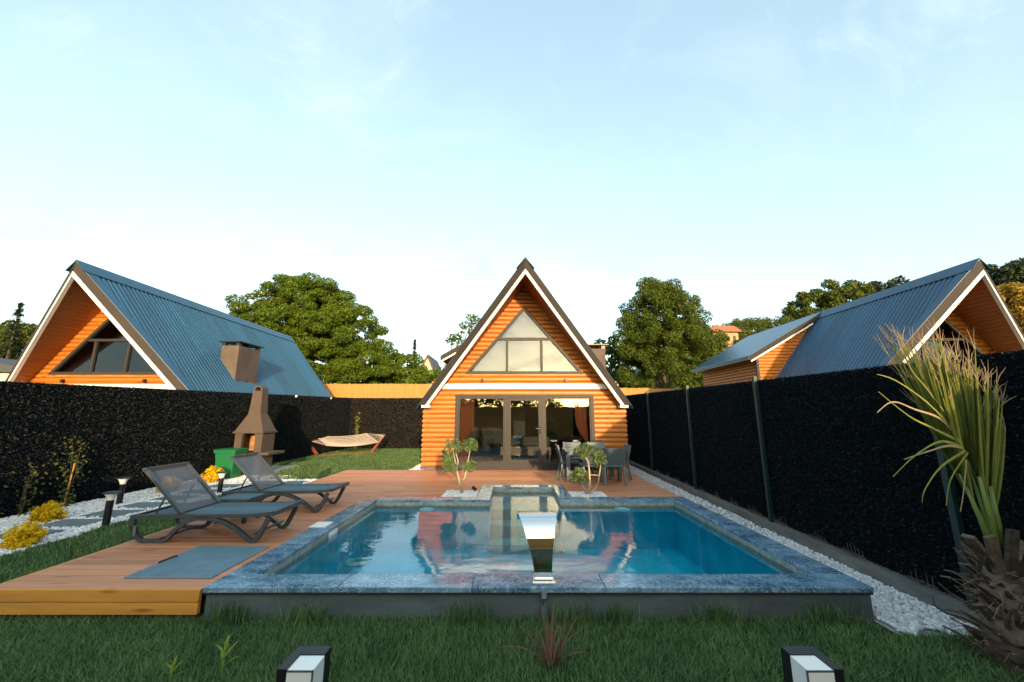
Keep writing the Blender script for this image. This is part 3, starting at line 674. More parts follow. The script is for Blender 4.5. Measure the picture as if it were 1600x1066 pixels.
    MB().prism([(-.5, dz(.5)-.19), (-3.42, dz(3.42)-.205), (-3.42, dz(3.42)-.28), (-.5, dz(.5)-.265)], DY-.29, DY-.25).build('dormer_trim', M['white'], dm)
    MB().box(-3.50, -3.455, DY-.25, BY, dz(3.46)-.16, dz(3.46)+.0).build('gutter', M['dark'], dm)
    return c
def chimney(par, x0, x1, y0, y1, z1):
    ch = MB().box(x0, x1, y0, y1, .9, z1).build('chimney', M['chimney'], par)
    w = x1-x0; cap = MB()
    cap.box(x0-.1, x1+.1, y0-.1, y1+.1, z1+.13, z1+.165)
    for a, b in ((x0, y0), (x1-.14, y0), (x0, y1-.14), (x1-.14, y1-.14)): cap.box(a+.003, b and a+.137, b+.003, b+.137, z1, z1+.131)
    cap.build('cap', M['dark'], ch)
cabin = make_cabin()
left = copy_tree(cabin); right = copy_tree(cabin)
cabin.location.x = .39; left.location = (-13.02, 12.35, 0); right.location = (13.82, 12.22, 0)
tag(cabin, 'log cabin with steep roof and glazed front facing the pool', 'cabin', 'steep roofed log cabins')
tag(left, 'log cabin with blue metal roof and chimney behind the left fence', 'cabin', 'steep roofed log cabins')
tag(right, 'log cabin with blue metal roof and log dormer behind the right fence', 'cabin', 'steep roofed log cabins')
chimney(left, 1.86, 2.52, 2.2, 3.45, 4.26)
chimney(cabin, 2.36, 3.14, 2.2, 3.3, 4.10)
# rooms behind the glazed front of the middle cabin
rm = MB()
rm.box(-3.0, 3.0, .13, 7.0, .086, .10)
room_floor = rm.build('room_floor', M['ifloor'], cabin)
MB().box(-3.0, 3.0, 7.0, 7.1, .1, 2.6).build('room_back_wall', M['interior'], cabin)
for s in (-1, 1): MB().box(min(s*2.95, s*3.0), max(s*2.95, s*3.0), .13, 7.0, .1, 2.6).build('room_side_wall', M['interior'], cabin)
MB().box(-2.94, 2.94, .13, 7.0, 2.62, 2.68).build('room_ceiling', M['soffit'], cabin)
MB().box(-.45, .15, 4.2, 6.9, .1, 2.6).build('partition', M['kitchen'], cabin)
XC = .39
kt = tag(empty('kitchen_unit', (XC-1.75, 17.3, .1)), 'dark kitchen unit with wooden worktop seen through the left pane', 'kitchen')
MB().box(-1.1, 1.1, 0, .6, 0, .86).build('cabinet', M['kitchen'], kt); MB().box(-1.12, 1.12, -.03, .62, .861, .90).build('worktop', M['worktop'], kt)
MB().box(-1.1, 1.1, .62, .64, .9, 1.5).build('backsplash', M['interior'], kt); MB().box(-1.1, 1.1, .3, .6, 1.52, 2.1).build('wall_cabinet', M['kitchen'], kt)
MB().tube([(.2,.4,.9),(.2,.4,1.18),(.2,.33,1.24),(.2,.24,1.2)], .015, 8).build('tap', M['black'], kt)
st = tag(empty('staircase', (XC+1.2, 16.0, .1)), 'wooden staircase rising to the left behind the right pane', 'stairs')
for i in range(9): MB().box(1.35-.26*i-.28, 1.35-.26*i, 0, .8, .25*i+.21, .25*i+.25).build('tread', M['worktop'], st)
MB().prism([(1.5, .0), (1.3, .0), (-1.2, 2.35), (-.9, 2.5)], -.04, -.005).build('stringer', M['interior'], st)
for i, (x, s) in enumerate(((-1.95, 1), (1.97, -1))):
    mb = MB(); N = 26; zs = [2.12, 1.7, 1.35, 1.05, .85, .5, .2]; wd = [.42, .44, .42, .30, .14, .22, .28]
    for z, q in zip(zs, wd):
        for j in range(N): mb.v.append((XC + x + s*(j/(N-1)*q - (.06)), 12.32 + .03*math.sin(j*1.9) + (.02 if z < 1 else 0), z))
    mb.f = [(r*N+j, r*N+j+1, (r+1)*N+j+1, (r+1)*N+j) for r in range(len(zs)-1) for j in range(N-1)]
    tag(mb.build('curtain', M['curtain'], smooth=True), ('terracotta curtain tied back inside the left pane', 'terracotta curtain tied back inside the right pane')[i], 'curtain')
tag(MB().cbox(XC-1.2, XC+1.1, 12.8, 14.2, .101, .115).build('rug', M['rug']), 'pale rug on the floor behind the glazed door', 'rug')
sf = tag(empty('sofa', (XC+.1, 14.6, .1)), 'pale low sofa seen through the glazed door', 'sofa')
MB().cbox(-.9, .9, -.4, .4, .12, .42, .03).build('seat', M['rug'], sf); MB().cbox(-.9, .9, .25, .45, .42, .75, .03).build('backrest', M['kitchen'], sf)
for x in (-.8, .8): MB().box(x-.03, x+.03, -.3, .3, 0, .12).build('leg', M['black'], sf)

# ------------------------------------------------------------------ brushwood screens
def bristles(name, par, a, b, z0a, z0b, z1a, z1b, nrm, dens, m, ln=(.03, .075), wd=.010, top=60):
    """fibres standing off one face of a screen from a to b (xy)"""
    a = np.array(a); b = np.array(b); L_ = np.linalg.norm(b-a); h = (z1a-z0a+z1b-z0b)/2; n = int(L_*h*dens)
    u = RNG.uniform(0, 1, n); q = RNG.uniform(0, 1, n); nt_ = int(L_*top); u = np.concatenate([u, RNG.uniform(0, 1, nt_)]); q = np.concatenate([q, np.full(nt_, 1.0) - RNG.uniform(0, .012, nt_)]); n += nt_
    base = a[None] + (b-a)[None]*u[:,None]; z = (z0a+(z0b-z0a)*u)*(1-q) + (z1a+(z1b-z1a)*u)*q
    P0 = np.stack([base[:,0]+nrm[0]*.02, base[:,1]+nrm[1]*.02, z], 1)
    dv = np.stack([RNG.normal(0, .55, n), RNG.normal(0, .55, n), RNG.normal(-.15, .6, n)], 1) + np.array([nrm[0]*.7, nrm[1]*.7, .1]); dv[-nt_:, 2] = np.abs(dv[-nt_:, 2]) + .4
    dv /= np.linalg.norm(dv, axis=1)[:,None]; l = RNG.uniform(ln[0], ln[1], n)[:,None]
    sd = np.cross(dv, RNG.normal(0, 1, (n,3))); sd /= np.linalg.norm(sd, axis=1)[:,None]; sd *= wd/2
    V = np.stack([P0-sd, P0+sd, P0+dv*l+sd*.6, P0+dv*l-sd*.6], 1).reshape(-1,3); Fc = np.arange(4*n).reshape(-1,4)
    o = link(name, np_mesh(name, V, Fc), m, par); o['kind'] = 'stuff'; return o
def screen(fence, a, b, ztop, zbot, nrm, n, m, dens, **k):
    ax, ay = a; bx, by = b
    for i in range(n):
        t0, t1 = i/n, (i+1)/n; pa = (ax+(bx-ax)*t0, ay+(by-ay)*t0); pb = (ax+(bx-ax)*t1, ay+(by-ay)*t1)
        za, zb = ztop(t0), ztop(t1); mb = MB(); ox, oy = -nrm[0]*.05, -nrm[1]*.05
        ins = .002
        mb.add([(pa[0],pa[1],zbot),(pb[0],pb[1],zbot),(pb[0],pb[1],zb-.03),(pa[0],pa[1],za-.03),(pa[0]+ox,pa[1]+oy,zbot),(pb[0]+ox,pb[1]+oy,zbot),(pb[0]+ox,pb[1]+oy,zb-.03),(pa[0]+ox,pa[1]+oy,za-.03)],
               [(0,1,2,3),(7,6,5,4),(0,4,5,1),(1,5,6,2),(2,6,7,3),(3,7,4,0)])
        pn = mb.build('panel', M['hedge'], fence)
        bristles('fibres', pn, pa, pb, zbot, zbot, za-.03, zb-.03, nrm, dens, m, **k)
LA, LB = (-9.42, 3.2), (-9.46, 22.8)
fl = tag(empty('screen_fence', (0,0,0)), 'long dark brushwood screen fence along the left side of the garden', 'fence')
def lt(t): return 2.16 + .50*t
screen(fl, LA, LB, lt, GZ, (1, .02), 7, M['bristle'], 2600, ln=(.018, .05), wd=.009)
for i in range(8):
    t0 = i/7; x = LA[0]+(LB[0]-LA[0])*t0-.085; y_ = LA[1]+(LB[1]-LA[1])*t0
    MB().box(x-.03, x+.03, y_-.03, y_+.03, GZ, lt(t0)-.06).build('post', M['post'], fl)
fb = tag(empty('screen_fence', (0,0,0)), 'brown brushwood screen fence closing the garden behind the hammock', 'fence')
screen(fb, (-9.6, 22.86), (-2.6, 22.86), lambda t: 2.66, GZ, (0, -1), 3, M['bristle_b'], 1300, wd=.014)
for x in (-9.5, -7.3, -5.0, -2.7): MB().box(x-.03, x+.03, 22.93, 22.99, GZ, 2.6).build('post', M['post'], fb)
def rx(y): return 4.12 + .033*y
RA, RB = (rx(-2.9), -2.9), (rx(22), 22)
fr = tag(empty('screen_fence', (0,0,0)), 'tall dark brushwood screen fence with green posts along the right side', 'fence')
def rt(t): return 2.06 + .52*t
screen(fr, (rx(-2.0)+.04, -2.0), (rx(22)+.04, 22), rt, GZ+.16, (-1, .03), 8, M['bristle_r'], 2200, ln=(.015, .04), wd=.008)
for y_ in (.97, 3.92, 6.87, 9.77, 12.95, 16.0, 19.1):
    x = rx(y_)-.01; MB().box(x-.03, x+.03, y_-.03, y_+.03, GZ, rt((y_+2)/24)+.04).build('post', M['post'], fr)
for y0 in np.arange(4.2, 12.6, .72):
    wr = MB(); yy = y0 + RNG.uniform(0, .15); nn = RNG.integers(4, 8); x = lambda q: rx(q)-.035
    for j in range(nn):
        q = yy+j*.055; wr.tube([(x(q), q, -.14), (x(q)-.01, q, -.14+RNG.uniform(.08, .17))], .0022, 4)
    wr.tube([(x(yy)-.002, yy-.04, -.075), (x(yy+nn*.055)-.002, yy+nn*.055, -.075)], .0022, 4)
    wr.build('wire_mesh', M['rust'], fr)['kind'] = 'stuff'
kb = tag(empty('kerb', (0,0,0)), 'weathered concrete kerb under the right hand fence', 'kerb')
for i in range(9):
    y0, y1 = 2.0+i*2.2, 2.0+(i+1)*2.2-.008; a, b = rx(y0)-.11, rx(y1)-.11
    MB().prism([(a, y0), (a+.17, y0), (b+.17, y1), (b, y1)], GZ-.02, -.135, 'z').build('kerb_stone', M['kerb'], kb)
# unseen fence added to shade the deck, mirrored in glass and steel
fk = tag(empty('reed_fence', (0,0,0)), 'unseen reed fence added behind the photographer to shade the deck, mirrored in the steel spout', 'fence')
for i in range(15):
    x0 = -14+i*2.0; mb = MB()
    for j in range(40): mb.box(x0+j*.0497, x0+j*.0497+.047, -3.04+RNG.uniform(0, .02), -3.0, GZ, 2.22+RNG.uniform(-.02, .02))
    mb.box(x0, x0+1.999, -3.06, -3.045, GZ, 2.19); mb.build('reed_panel', M['reed'], fk)  # added backing blocks sun streaks between the reeds
# reed fence further back
rf = tag(empty('reed_fence', (0,0,0)), 'tall golden reed fence behind the back of the garden', 'fence')
for k, (x0, x1) in enumerate([(-14.5+i*1.82, -14.5+(i+1)*1.82-.01) for i in range(8)] + [(4.6+i*2.3, 4.6+(i+1)*2.3-.01) for i in range(4)]):
    mb = MB(); n = int((x1-x0)/.035)
    for j in range(n):
        xa = x0+(x1-x0)*j/n; zt = (3.72 if k < 8 else 3.50-.05*(k-8)) + RNG.uniform(-.03, .03)
        mb.box(xa, xa+.034, 26.0+RNG.uniform(0, .02), 26.05, GZ, zt)
    mb.build('reed_panel', M['reed'], rf)
for i, (u, v) in enumerate(((463, 619.5), (517, 622.5))):
    p = at(u, v, 16.6 if i == 0 else 20.2)
    tag(MB().lathe([(.012,-.05),(.03,-.04),(.05,0),(.04,.04),(.012,.055)], p, 10).build('garden_lamp', M['acrylic'], smooth=True), ('small white lamp on the left fence top behind the chimney oven', 'small white lamp on the left fence top near its far corner')[i], 'lamp')

# ------------------------------------------------------------------ sun loungers
def make_lounger():
    r = empty('sun_lounger', (0,0,0))                       # foot end at +x, head at -x, 0 = middle of the feet
    W = .33
    for s in (-1, 1):
        y_ = s*W
        MB().tube([(-1.03,y_,.30),(-1.02,y_,.20),(-.97,y_,.10),(-.88,y_,.03),(-.80,y_,.018),(-.62,y_,.018),(-.55,y_,.05),(-.46,y_,.16),(-.34,y_,.255),(-.18,y_,.30),(-.02,y_,.295),(.14,y_,.255),(.30,y_,.18),(.44,y_,.085),(.53,y_,.022),(.57,y_,.018),(.61,y_,.06),(.67,y_,.18),(.73,y_,.31)], 0, sq=(.05, .05)).build('leg_frame', M['lounger'], r, smooth=30)
        MB().tube([(-1.04,y_,.315),(-.5,y_,.325),(.2,y_,.328),(.55,y_,.335),(.77,y_,.358)], 0, sq=(.05, .045)).build('side_rail', M['lounger'], r, smooth=30)
    mb = MB(); N = 14
    for i in range(N+1):
        x = -.42 + 1.20*i/N; z = .352 + (.026*max(0, (x-.45)/.33)**1.5); mb.v += [(x, -W+.02, z), (x, W-.02, z), (x, -W+.02, z-.012), (x, W-.02, z-.012)]
    for i in range(N): a = 4*i; mb.f += [(a,a+4,a+5,a+1),(a+2,a+3,a+7,a+6),(a,a+2,a+6,a+4),(a+1,a+5,a+7,a+3)]
    mb.build('seat_sling', M['sling'], r, smooth=True)
    MB().box(.772, .812, -W-.02, W+.02, .333, .386).build('foot_rail', M['lounger'], r)
    MB().box(-1.06, -1.02, -W-.02, W+.02, .292, .335).build('head_rail', M['lounger'], r)
    MB().cbox(-1.0, -.45, -W+.03, W-.03, .30, .315).build('head_deck', M['sling'], r)
    for x in (-.70, .55): MB().tube([(x,-W,.10 if x > 0 else .03),(x,W,.10 if x > 0 else .03)], .014, 6).build('crossbar', M['lounger'], r)
    # backrest leaning to -x
    B0, B1 = Vector((-.42, 0, .355)), Vector((-.98, 0, .90)); d = (B1-B0); nrm = Vector((-d.z, 0, d.x)).normalized()
    br = empty('backrest', (0,0,0)); br.parent = r
    for s in (-1, 1): MB().tube([B0+Vector((0,s*(W-.005),0)), B1+Vector((0,s*(W-.005),0))], 0, sq=(.05, .035)).build('frame_rail', M['lounger'], br)
    MB().tube([B1+Vector((0,-W-.02,0)), B1+Vector((0,W+.02,0))], 0, sq=(.05, .045)).build('frame_rail', M['lounger'], br)
    MB().tube([B0+Vector((0,-W-.02,0)), B0+Vector((0,W+.02,0))], 0, sq=(.04, .035)).build('frame_rail', M['lounger'], br)
    q = MB(); hv = Vector((0, W-.03, 0)); e = nrm*.004
    q.add([B0-hv+e, B0+hv+e, B1+hv+e, B1-hv+e], [(0,1,2,3)]).build('back_sling', M['slingback'], br)
    for s in (-1, 1): MB().tube([B0+d*.55+Vector((0,s*.2,-.02)), (-.86,s*.2,.32)], .011, 6).build('prop', M['lounger'], br)
    return r
L1 = make_lounger(); L1.location = (-3.88, 5.66, .0); L2 = copy_tree(L1); L2.location = (-3.86, 7.23, .0)
tag(L1, 'dark grey sun lounger with raised mesh back, nearest the camera', 'sun lounger', 'sun loungers on the deck')
tag(L2, 'dark grey sun lounger with raised mesh back, behind the side table', 'sun lounger', 'sun loungers on the deck')
s_ = tag(empty('side_table', (-4.28, 6.42, 0)), 'low dark side table with small white logo between the loungers', 'side table')
MB().cbox(-.25, .25, -.21, .21, .335, .36, .006).build('top', M['sling'], s_); MB().box(-.24, .24, -.20, .20, .255, .334).build('apron', M['lounger'], s_)
for x in (-.20, .20):
    for y_ in (-.16, .16): MB().tube([(x,y_,.256),(x*1.05,y_*1.05,0)], 0, sq=(.05,.05)).build('leg', M['lounger'], s_)
MB().lathe([(.014,0),(.014,.004)], (0,0,0), 12).build('logo_disc', M['white'], s_, mtx=Matrix.Translation((-.02,-.2005,.295)) @ Matrix.Rotation(R(90), 4, 'X'))
MB().box(.002, .045, -.2045, -.2005, .285, .304).build('logo_bar', M['white'], s_)

# ------------------------------------------------------------------ dining set
def make_chair():
    r = empty('garden_chair', (0,0,0)); m = M['furn']; W, D = .25, .24              # front is +y
    MB().cbox(-W, W, -D, D, .415, .445, .01).build('seat', m, r)
    for x in (-1, 1):
        MB().tube([(x*.225, D-.03, .415),(x*.24, D, 0)], 0, sq=(.045,.04)).build('leg', m, r)
        MB().tube([(x*.225, -D+.02, .415),(x*.24, -D-.06, 0)], 0, sq=(.045,.04)).build('leg', m, r)
        MB().tube([(x*.235, -D+.02, .42),(x*.235, -D-.03, .62),(x*.23, -D-.09, .86)], 0, sq=(.045,.035)).build('back_post', m, r, smooth=30)
    pr = [(-D+.01, .47), (-D-.025, .62), (-D-.075, .80), (-D-.09, .85)]
    mb = MB(); mb.v = [(x, y_, z) for (y_, z) in pr for x in (-.215, .215)] + [(x, y_-.014, z) for (y_, z) in pr for x in (-.215, .215)]
    for i in range(3): a = 2*i; mb.f += [(a,a+1,a+3,a+2),(8+a,8+a+2,8+a+3,8+a+1),(a,a+2,8+a+2,8+a),(a+1,8+a+1,8+a+3,a+3)]
    mb.f += [(0,8,9,1),(6,7,15,14)]; bk = mb.build('backrest', m, r, smooth=40)
    for i in range(10):
        x = -.19+i*.042; MB().tube([(x, -D-.008, .49), (x, -D-.040, .62), (x, -D-.092, .83)], 0, sq=(.012,.01)).build('back_slat', m, bk)
    return r
ch0 = make_chair()
CH = [((2.42, 9.72), 0, 'blue grey chair with its back to the pool, right of the olive tree'), ((1.93, 9.78), 0, 'blue grey chair half hidden behind the right olive tree'),
      ((1.50, 10.40), -90, 'blue grey chair at the left end of the dining table'), ((1.72, 11.12), 180, 'blue grey chair behind the table, nearest the glazed door'),
      ((2.42, 11.12), 180, 'blue grey chair behind the table, nearest the log wall'), ((2.72, 10.45), 90, 'blue grey chair at the right end of the dining table')]
for i, ((x, y_), a, lab) in enumerate(CH):
    o = ch0 if i == 0 else copy_tree(ch0); o.location = (x, y_, .002); o.rotation_euler.z = R(a); tag(o, lab, 'chair', 'dining chairs on the deck')
tb = tag(empty('dining_table', (2.05, 10.42, 0)), 'blue grey dining table on the deck by the cabin door', 'table')
MB().cbox(-.70, .70, -.42, .42, .70, .745, .008).build('tabletop', M['furn'], tb); MB().box(-.66, .66, -.38, .38, .64, .699).build('apron', M['furn'], tb)
for x in (-.64, .64):
    for y_ in (-.36, .36): MB().box(x-.045, x+.045, y_-.045, y_+.045, .002, .64).build('leg', M['furn'], tb)

# ------------------------------------------------------------------ foliage
def leaves(P, N, size, ratio=.5, jit=.8, up=.35):
    """diamond leaves at P with rough normals N -> vertices, quad faces"""
    n = len(P); nv = N + RNG.normal(0, jit, (n,3)) + np.array([0,0,up]); nv /= np.linalg.norm(nv, axis=1)[:,None]+1e-9
    a = np.cross(nv, RNG.normal(0, 1, (n,3))); a /= np.linalg.norm(a, axis=1)[:,None]+1e-9; b = np.cross(nv, a)
    s = size*RNG.uniform(.6, 1.3, (n,1)); a = a*s; b = b*s*ratio
    V = np.stack([P-a, P+b*.9, P+a, P-b*.9], 1).reshape(-1,3); return V, np.arange(4*n).reshape(-1,4)
def crown(clumps, per, size, flat=.75, **k):
    Ps, Ns = [], []
    for c, r in clumps:
        n = max(6, int(per*(r**2))) if per > 0 else int(-per)
        d = RNG.normal(0, 1, (n,3)); d /= np.linalg.norm(d, axis=1)[:,None]; rad = r*RNG.uniform(.45, 1.08, (n,1))**.6
        d2 = d*rad*np.array([1,1,flat]); Ps.append(np.array(c)+d2); Ns.append(d)
    return leaves(np.concatenate(Ps), np.concatenate(Ns), size, **k)
def ellip_clumps(c, rx_, ry_, rz_, n, r0, r1, low=-.6, seed=1, noise=.2):
    g_ = np.random.default_rng(seed); out = []
    ga = math.pi*(3-5**.5)
    for i in range(n):
        z = 1-(i+.5)/n*(1-low); q = math.sqrt(max(0, 1-z*z)); a = ga*i + g_.normal(0, .25); s = 1+g_.normal(0, noise) if noise else 1; s = min(max(s, .55), 1.22)
        out.append(((c[0]+rx_*q*math.cos(a)*s, c[1]+ry_*q*math.sin(a)*s, c[2]+rz_*z*s), g_.uniform(r0, r1)))
    return out
def trunk_mesh(base, top, r0, r1, limbs, seed=1):
    g_ = np.random.default_rng(seed); mb = MB(); b = Vector(base); t_ = Vector(top)
    pts = [b.lerp(t_, k/5) + Vector((g_.normal(0, r0*.4), g_.normal(0, r0*.4), 0))*(k > 0) for k in range(6)]
    mb.tube(pts, [r0*1.25] + [r0+(r1-r0)*k/5 for k in range(1, 6)], 8)
    for p in limbs:
        s = pts[int(g_.integers(2, 6))]; e = Vector(p); mid = s.lerp(e, .5) + Vector((0, 0, (e-s).length*.10)); mb.tube([s, mid, e], [r1*.75, r1*.45, r1*.12], 6)
    return mb
def tree(name, label, cat, loc, clumps, per, size, m, trunk=(.25, .12), th=3., group=None, bark='bark', **k):
    t_ = tag(empty(name, loc), label, cat, group)
    V, Fc = crown(clumps, per, size, **k)
    top = np.mean([c[0] for c in clumps], 0); top = (top[0], top[1], top[2])
    limbs = [c[0] for c in clumps[::max(1, len(clumps)//14)]]
    trunk_mesh((0,0,-.1), top, trunk[0], trunk[1], limbs).build('trunk', M[bark], t_, smooth=True)
    link('crown', np_mesh('crown', V, Fc), m, t_); return t_

# walnut tree behind the left cabin: layered, open, golden green
def to_local(pts, base): return [((c[0]-base[0], c[1]-base[1], c[2]-base[2]), r) for c, r in pts]
def img_tree(name, label, cat, Y, blobs, base_u, per, size, m, dens=1., r=(.5, .9), trunk=(.25,.12), seed=3, low=-.75, depth=.8, group=None, **k):
    """blobs: list of (u, v, half width px, half height px, n clumps) read off the photograph, set at distance Y"""
    b = at(base_u, 650, Y); base = Vector((b.x, Y, -.3)); cl = []
    for i, (u, v, ru, rv, n) in enumerate(blobs):
        c = at(u, v, Y); s = Y/F*1.0
        cl += ellip_clumps((c.x, c.y, c.z), ru*s, ru*s*depth, rv*s, n, r[0], r[1], low, seed+i)
    return tree(name, label, cat, base, to_local(cl, base), per, size, m, trunk, group=group, **k)
img_tree('walnut_tree', 'broad spreading green tree behind the ridge of the left cabin', 'tree', 34,
         [(470, 500, 66, 60, 90), (505, 525, 50, 50, 50), (440, 520, 50, 40, 40), (408, 490, 42, 22, 26), (530, 530, 58, 66, 70), (450, 560, 80, 40, 50), (530, 590, 40, 22, 24), (565, 570, 36, 40, 26), (480, 460, 44, 24, 26)], 480, 800, .105, M['leaf_walnut'], r=(.5, 1.0), seed=5, flat=.55)
img_tree('dense_tree', 'tall dense dark green tree right of the middle cabin roof', 'tree', 34,
         [(1035, 505, 50, 58, 90), (1040, 565, 66, 60, 100), (1000, 535, 34, 50, 40), (1075, 540, 36, 52, 40), (1040, 465, 26, 22, 20)], 1040, 950, .100, M['leaf_dark'], r=(.45, .8), seed=9, flat=.8)
img_tree('bush_tree', 'low rounded green tree behind the reed fence, right of the spreading tree', 'tree', 38, [(622, 582, 34, 26, 30), (592, 592, 26, 22, 20), (650, 595, 20, 16, 12)], 622, 330, .2, M['leaf_walnut'], r=(.5, .8), seed=15)
img_tree('bush_tree', 'low green tree tucked behind the left roof slope of the middle cabin', 'tree', 30, [(690, 592, 34, 16, 20), (740, 512, 14, 22, 9), (712, 530, 12, 8, 5)], 700, 300, .14, M['leaf_walnut'], r=(.3, .5), seed=17)
img_tree('bush_tree', 'light green tree peeping between the middle cabin chimney and the dense tree', 'tree', 40, [(950, 560, 26, 26, 20), (958, 600, 30, 18, 20)], 952, 330, .2, M['leaf_mid'], r=(.5, .8), seed=19)
img_tree('bush_tree', 'green tree between the dense tree and the right cabin dormer', 'tree', 44, [(1120, 560, 36, 28, 26), (1150, 585, 40, 20, 22)], 1130, 330, .22, M['leaf_mid'], r=(.6, .9), seed=21)
img_tree('broadleaf_tree', 'dark green treetops at the left picture edge behind the pale house', 'tree', 46, [(30, 535, 40, 24, 26), (-20, 540, 40, 26, 20)], 20, 330, .22, M['leaf_mid'], r=(.7, 1.0), seed=23)
img_tree('broadleaf_tree', 'dark tree rising behind the middle of the right cabin ridge', 'tree', 48, [(1270, 480, 34, 26, 26), (1320, 468, 36, 26, 26)], 1295, 300, .22, M['leaf_mid'], r=(.6, 1.0), seed=25)
img_tree('broadleaf_tree', 'thin dark tree showing above the right cabin ridge near its gable', 'tree', 50, [(1388, 452, 26, 12, 14), (1365, 462, 20, 16, 10)], 1375, 260, .22, M['leaf_pine'], r=(.5, .9), seed=27)
img_tree('golden_tree', 'yellow leaved tree at the right picture edge behind the gable', 'tree', 36, [(1576, 470, 26, 24, 22), (1600, 500, 30, 30, 20)], 1590, 330, .2, M['leaf_gold'], r=(.5, .8), seed=29)
img_tree('broadleaf_tree', 'dark green tree at the right picture edge above the yellow one', 'tree', 46, [(1575, 435, 36, 20, 26), (1620, 440, 40, 40, 20)], 1600, 330, .22, M['leaf_pine'], r=(.6, 1.0), seed=31)
def conifer(label, u, v0, v1, Y, wpx):
    p = at(u, v1, Y); top = at(u, v0, Y).z; base = Vector((p.x, Y, -.3)); H = top + .3; w_ = wpx*Y/F; Ps, Ns = [], []
    zlow = p.z+.3
    t_ = tag(empty('conifer', base), label, 'tree'); tr = MB().tube([(0,0,-.1),(0,0,H)], [.22, .02], 6)
    n = 16
    for i in range(n):
        q = i/(n-1); z = zlow*.6 + (H-zlow*.6)*q; r = w_*(1-q)**.8 + .08
        for k in range(7):
            a = k*.9+i*1.7; L_ = r*RNG.uniform(.6, 1.1); m_ = 26; s = RNG.uniform(.1, 1, m_)
            Ps.append(np.stack([np.cos(a)*L_*s, np.sin(a)*L_*s, z - .30*L_*s + RNG.uniform(-.5, .5)*(H-zlow*.6)/n], 1) + RNG.normal(0, .09, (m_,3))); Ns.append(np.tile([0,0,1.], (m_,1)))
    tr.build('trunk', M['bark'], t_, smooth=True)
    V, Fc = leaves(np.concatenate(Ps), np.concatenate(Ns), .16, .35, .6); link('crown', np_mesh('crown', V, Fc), M['leaf_pine'], t_)
conifer('small dark pointed conifer left of the middle cabin roof', 646, 534, 580, 60, 11)
conifer('dark conifer above the treetops at the left picture edge', 16, 478, 540, 42, 26)
# trees behind the photographer (mirrored in the glazing)
for i, (x, Y, h_, s) in enumerate(((-16, -34, 4.6, 3.2), (-9, -38, 4.2, 3.2), (-2, -36, 4.8, 3.4), (5, -40, 4.2, 3.0), (22, -34, 5.4, 3.6), (-24, -36, 5.2, 3.6))):
    lab = ('leftmost', 'second', 'third', 'fourth', 'fifth', 'sixth')[i]
    tree('broadleaf_tree', 'dark tree behind the photographer, %s of those mirrored in the glazing' % lab, 'tree', (x, Y, -.3), ellip_clumps((0,0,h_-s*.55), s*1.2, s, s*.62, 46, .6, 1.0, -.8, 40+i), 90, .26, M['leaf_mid'], (.2, .1))
# hill with a wood
def hz(x, y):
    b = np.clip((y-45)/85, 0, 1); return np.interp(x, [20,45,60,85,135,175,330], [0,17,25,31,40,46,60])*b*b*(3-2*b) - .4
hm = MB(); nx_, ny_ = 40, 22
xs = np.linspace(15, 330, nx_); ysg = np.linspace(48, 260, ny_)
hm.v = [(x, y_, float(hz(x, y_))) for y_ in ysg for x in xs]; hm.f = [(j*nx_+i, j*nx_+i+1, (j+1)*nx_+i+1, (j+1)*nx_+i) for j in range(ny_-1) for i in range(nx_-1)]
tag(hm.build('hill', M['hill'], smooth=True), kind='structure')
cl = []
for k in range(900):
    x, y_ = RNG.uniform(22, 230), RNG.uniform(62, 150)
    if abs(x/y_ - .535) < .03 and y_ < 118: continue
    h_ = RNG.uniform(3.0, 5.5); z = float(hz(x, y_)); r = RNG.uniform(1.6, 2.8)
    for q in range(5): cl.append(((x+RNG.normal(0, r*.5), y_+RNG.normal(0, r*.5), z+h_*.55+RNG.uniform(-1, 1.2)*r*.6), r*RNG.uniform(.45, .75)))
V, Fc = crown(cl, 60, .28, .8)
tag(link('wood', np_mesh('wood', V, Fc), M['leaf_mid']), 'green wood covering the far hillside on the right', 'wood', kind='stuff')
hh = tag(empty('hill_house', (at(1120, 515, 105).x, 105, 20.5)), 'small terracotta house on the far wooded hillside', 'house'); 
MB().box(-4, 4, -3, 3, -3, 3.4).build('wall', M['hillwall'], hh); MB().prism([(-4.8, 3.4), (4.8, 3.4), (2.6, 5.0), (-2.6, 5.0)], -4, 4).build('roof', M['tileroof'], hh)
for x in (-2.8, -.8, 1.2, 2.9): MB().box(x-.4, x+.4, -3.05, -2.99, 1.0, 2.4).build('window', M['frame'], hh)
# small far cabins and the pale house at the left edge
def far_cabin(label, u, v, Y, hw_px, h_px):
    p = at(u, v, Y); s = Y/F; W, H = hw_px*s, h_px*s; e = tag(empty('far_cabin', (p.x, Y, 0)), label, 'cabin'); z = p.z; b = z-H
    MB().prism([(0, z-.25), (W-.15, b), (-W+.15, b)], .4, 6).build('wall', M['wallpale'], e); MB().box(-W+.2, W-.2, .4, 6, -.3, b).build('base_wall', M['log'], e)
    for q in (-1, 1): MB().prism([(0, z), (q*(W+.1), b-.1), (q*(W-.15), b-.1), (0, z-.3)], 0, 6.5).build('roof_slope', M['greyroof'] if q > 0 else M['tileroof'], e)
far_cabin('tiny far cabin with brown gable left of the middle cabin', 668, 553, 46, 15, 32)
ph = tag(empty('pale_house', (at(-20, 600, 30).x, 30, -.3)), 'pale house with dark low roof at the left picture edge', 'house')
zt = at(0, 575, 30).z+.3
MB().box(-4, 2.2, 0, 6, 0, zt).build('wall', M['wallpale'], ph); MB().prism([(-4.6, zt+.7), (-1.5, zt+1.0), (3.0, zt-.1), (3.0, zt-.4), (-4.6, zt-.2)], -.5, 6.5).build('roof', M['greyroof'], ph)

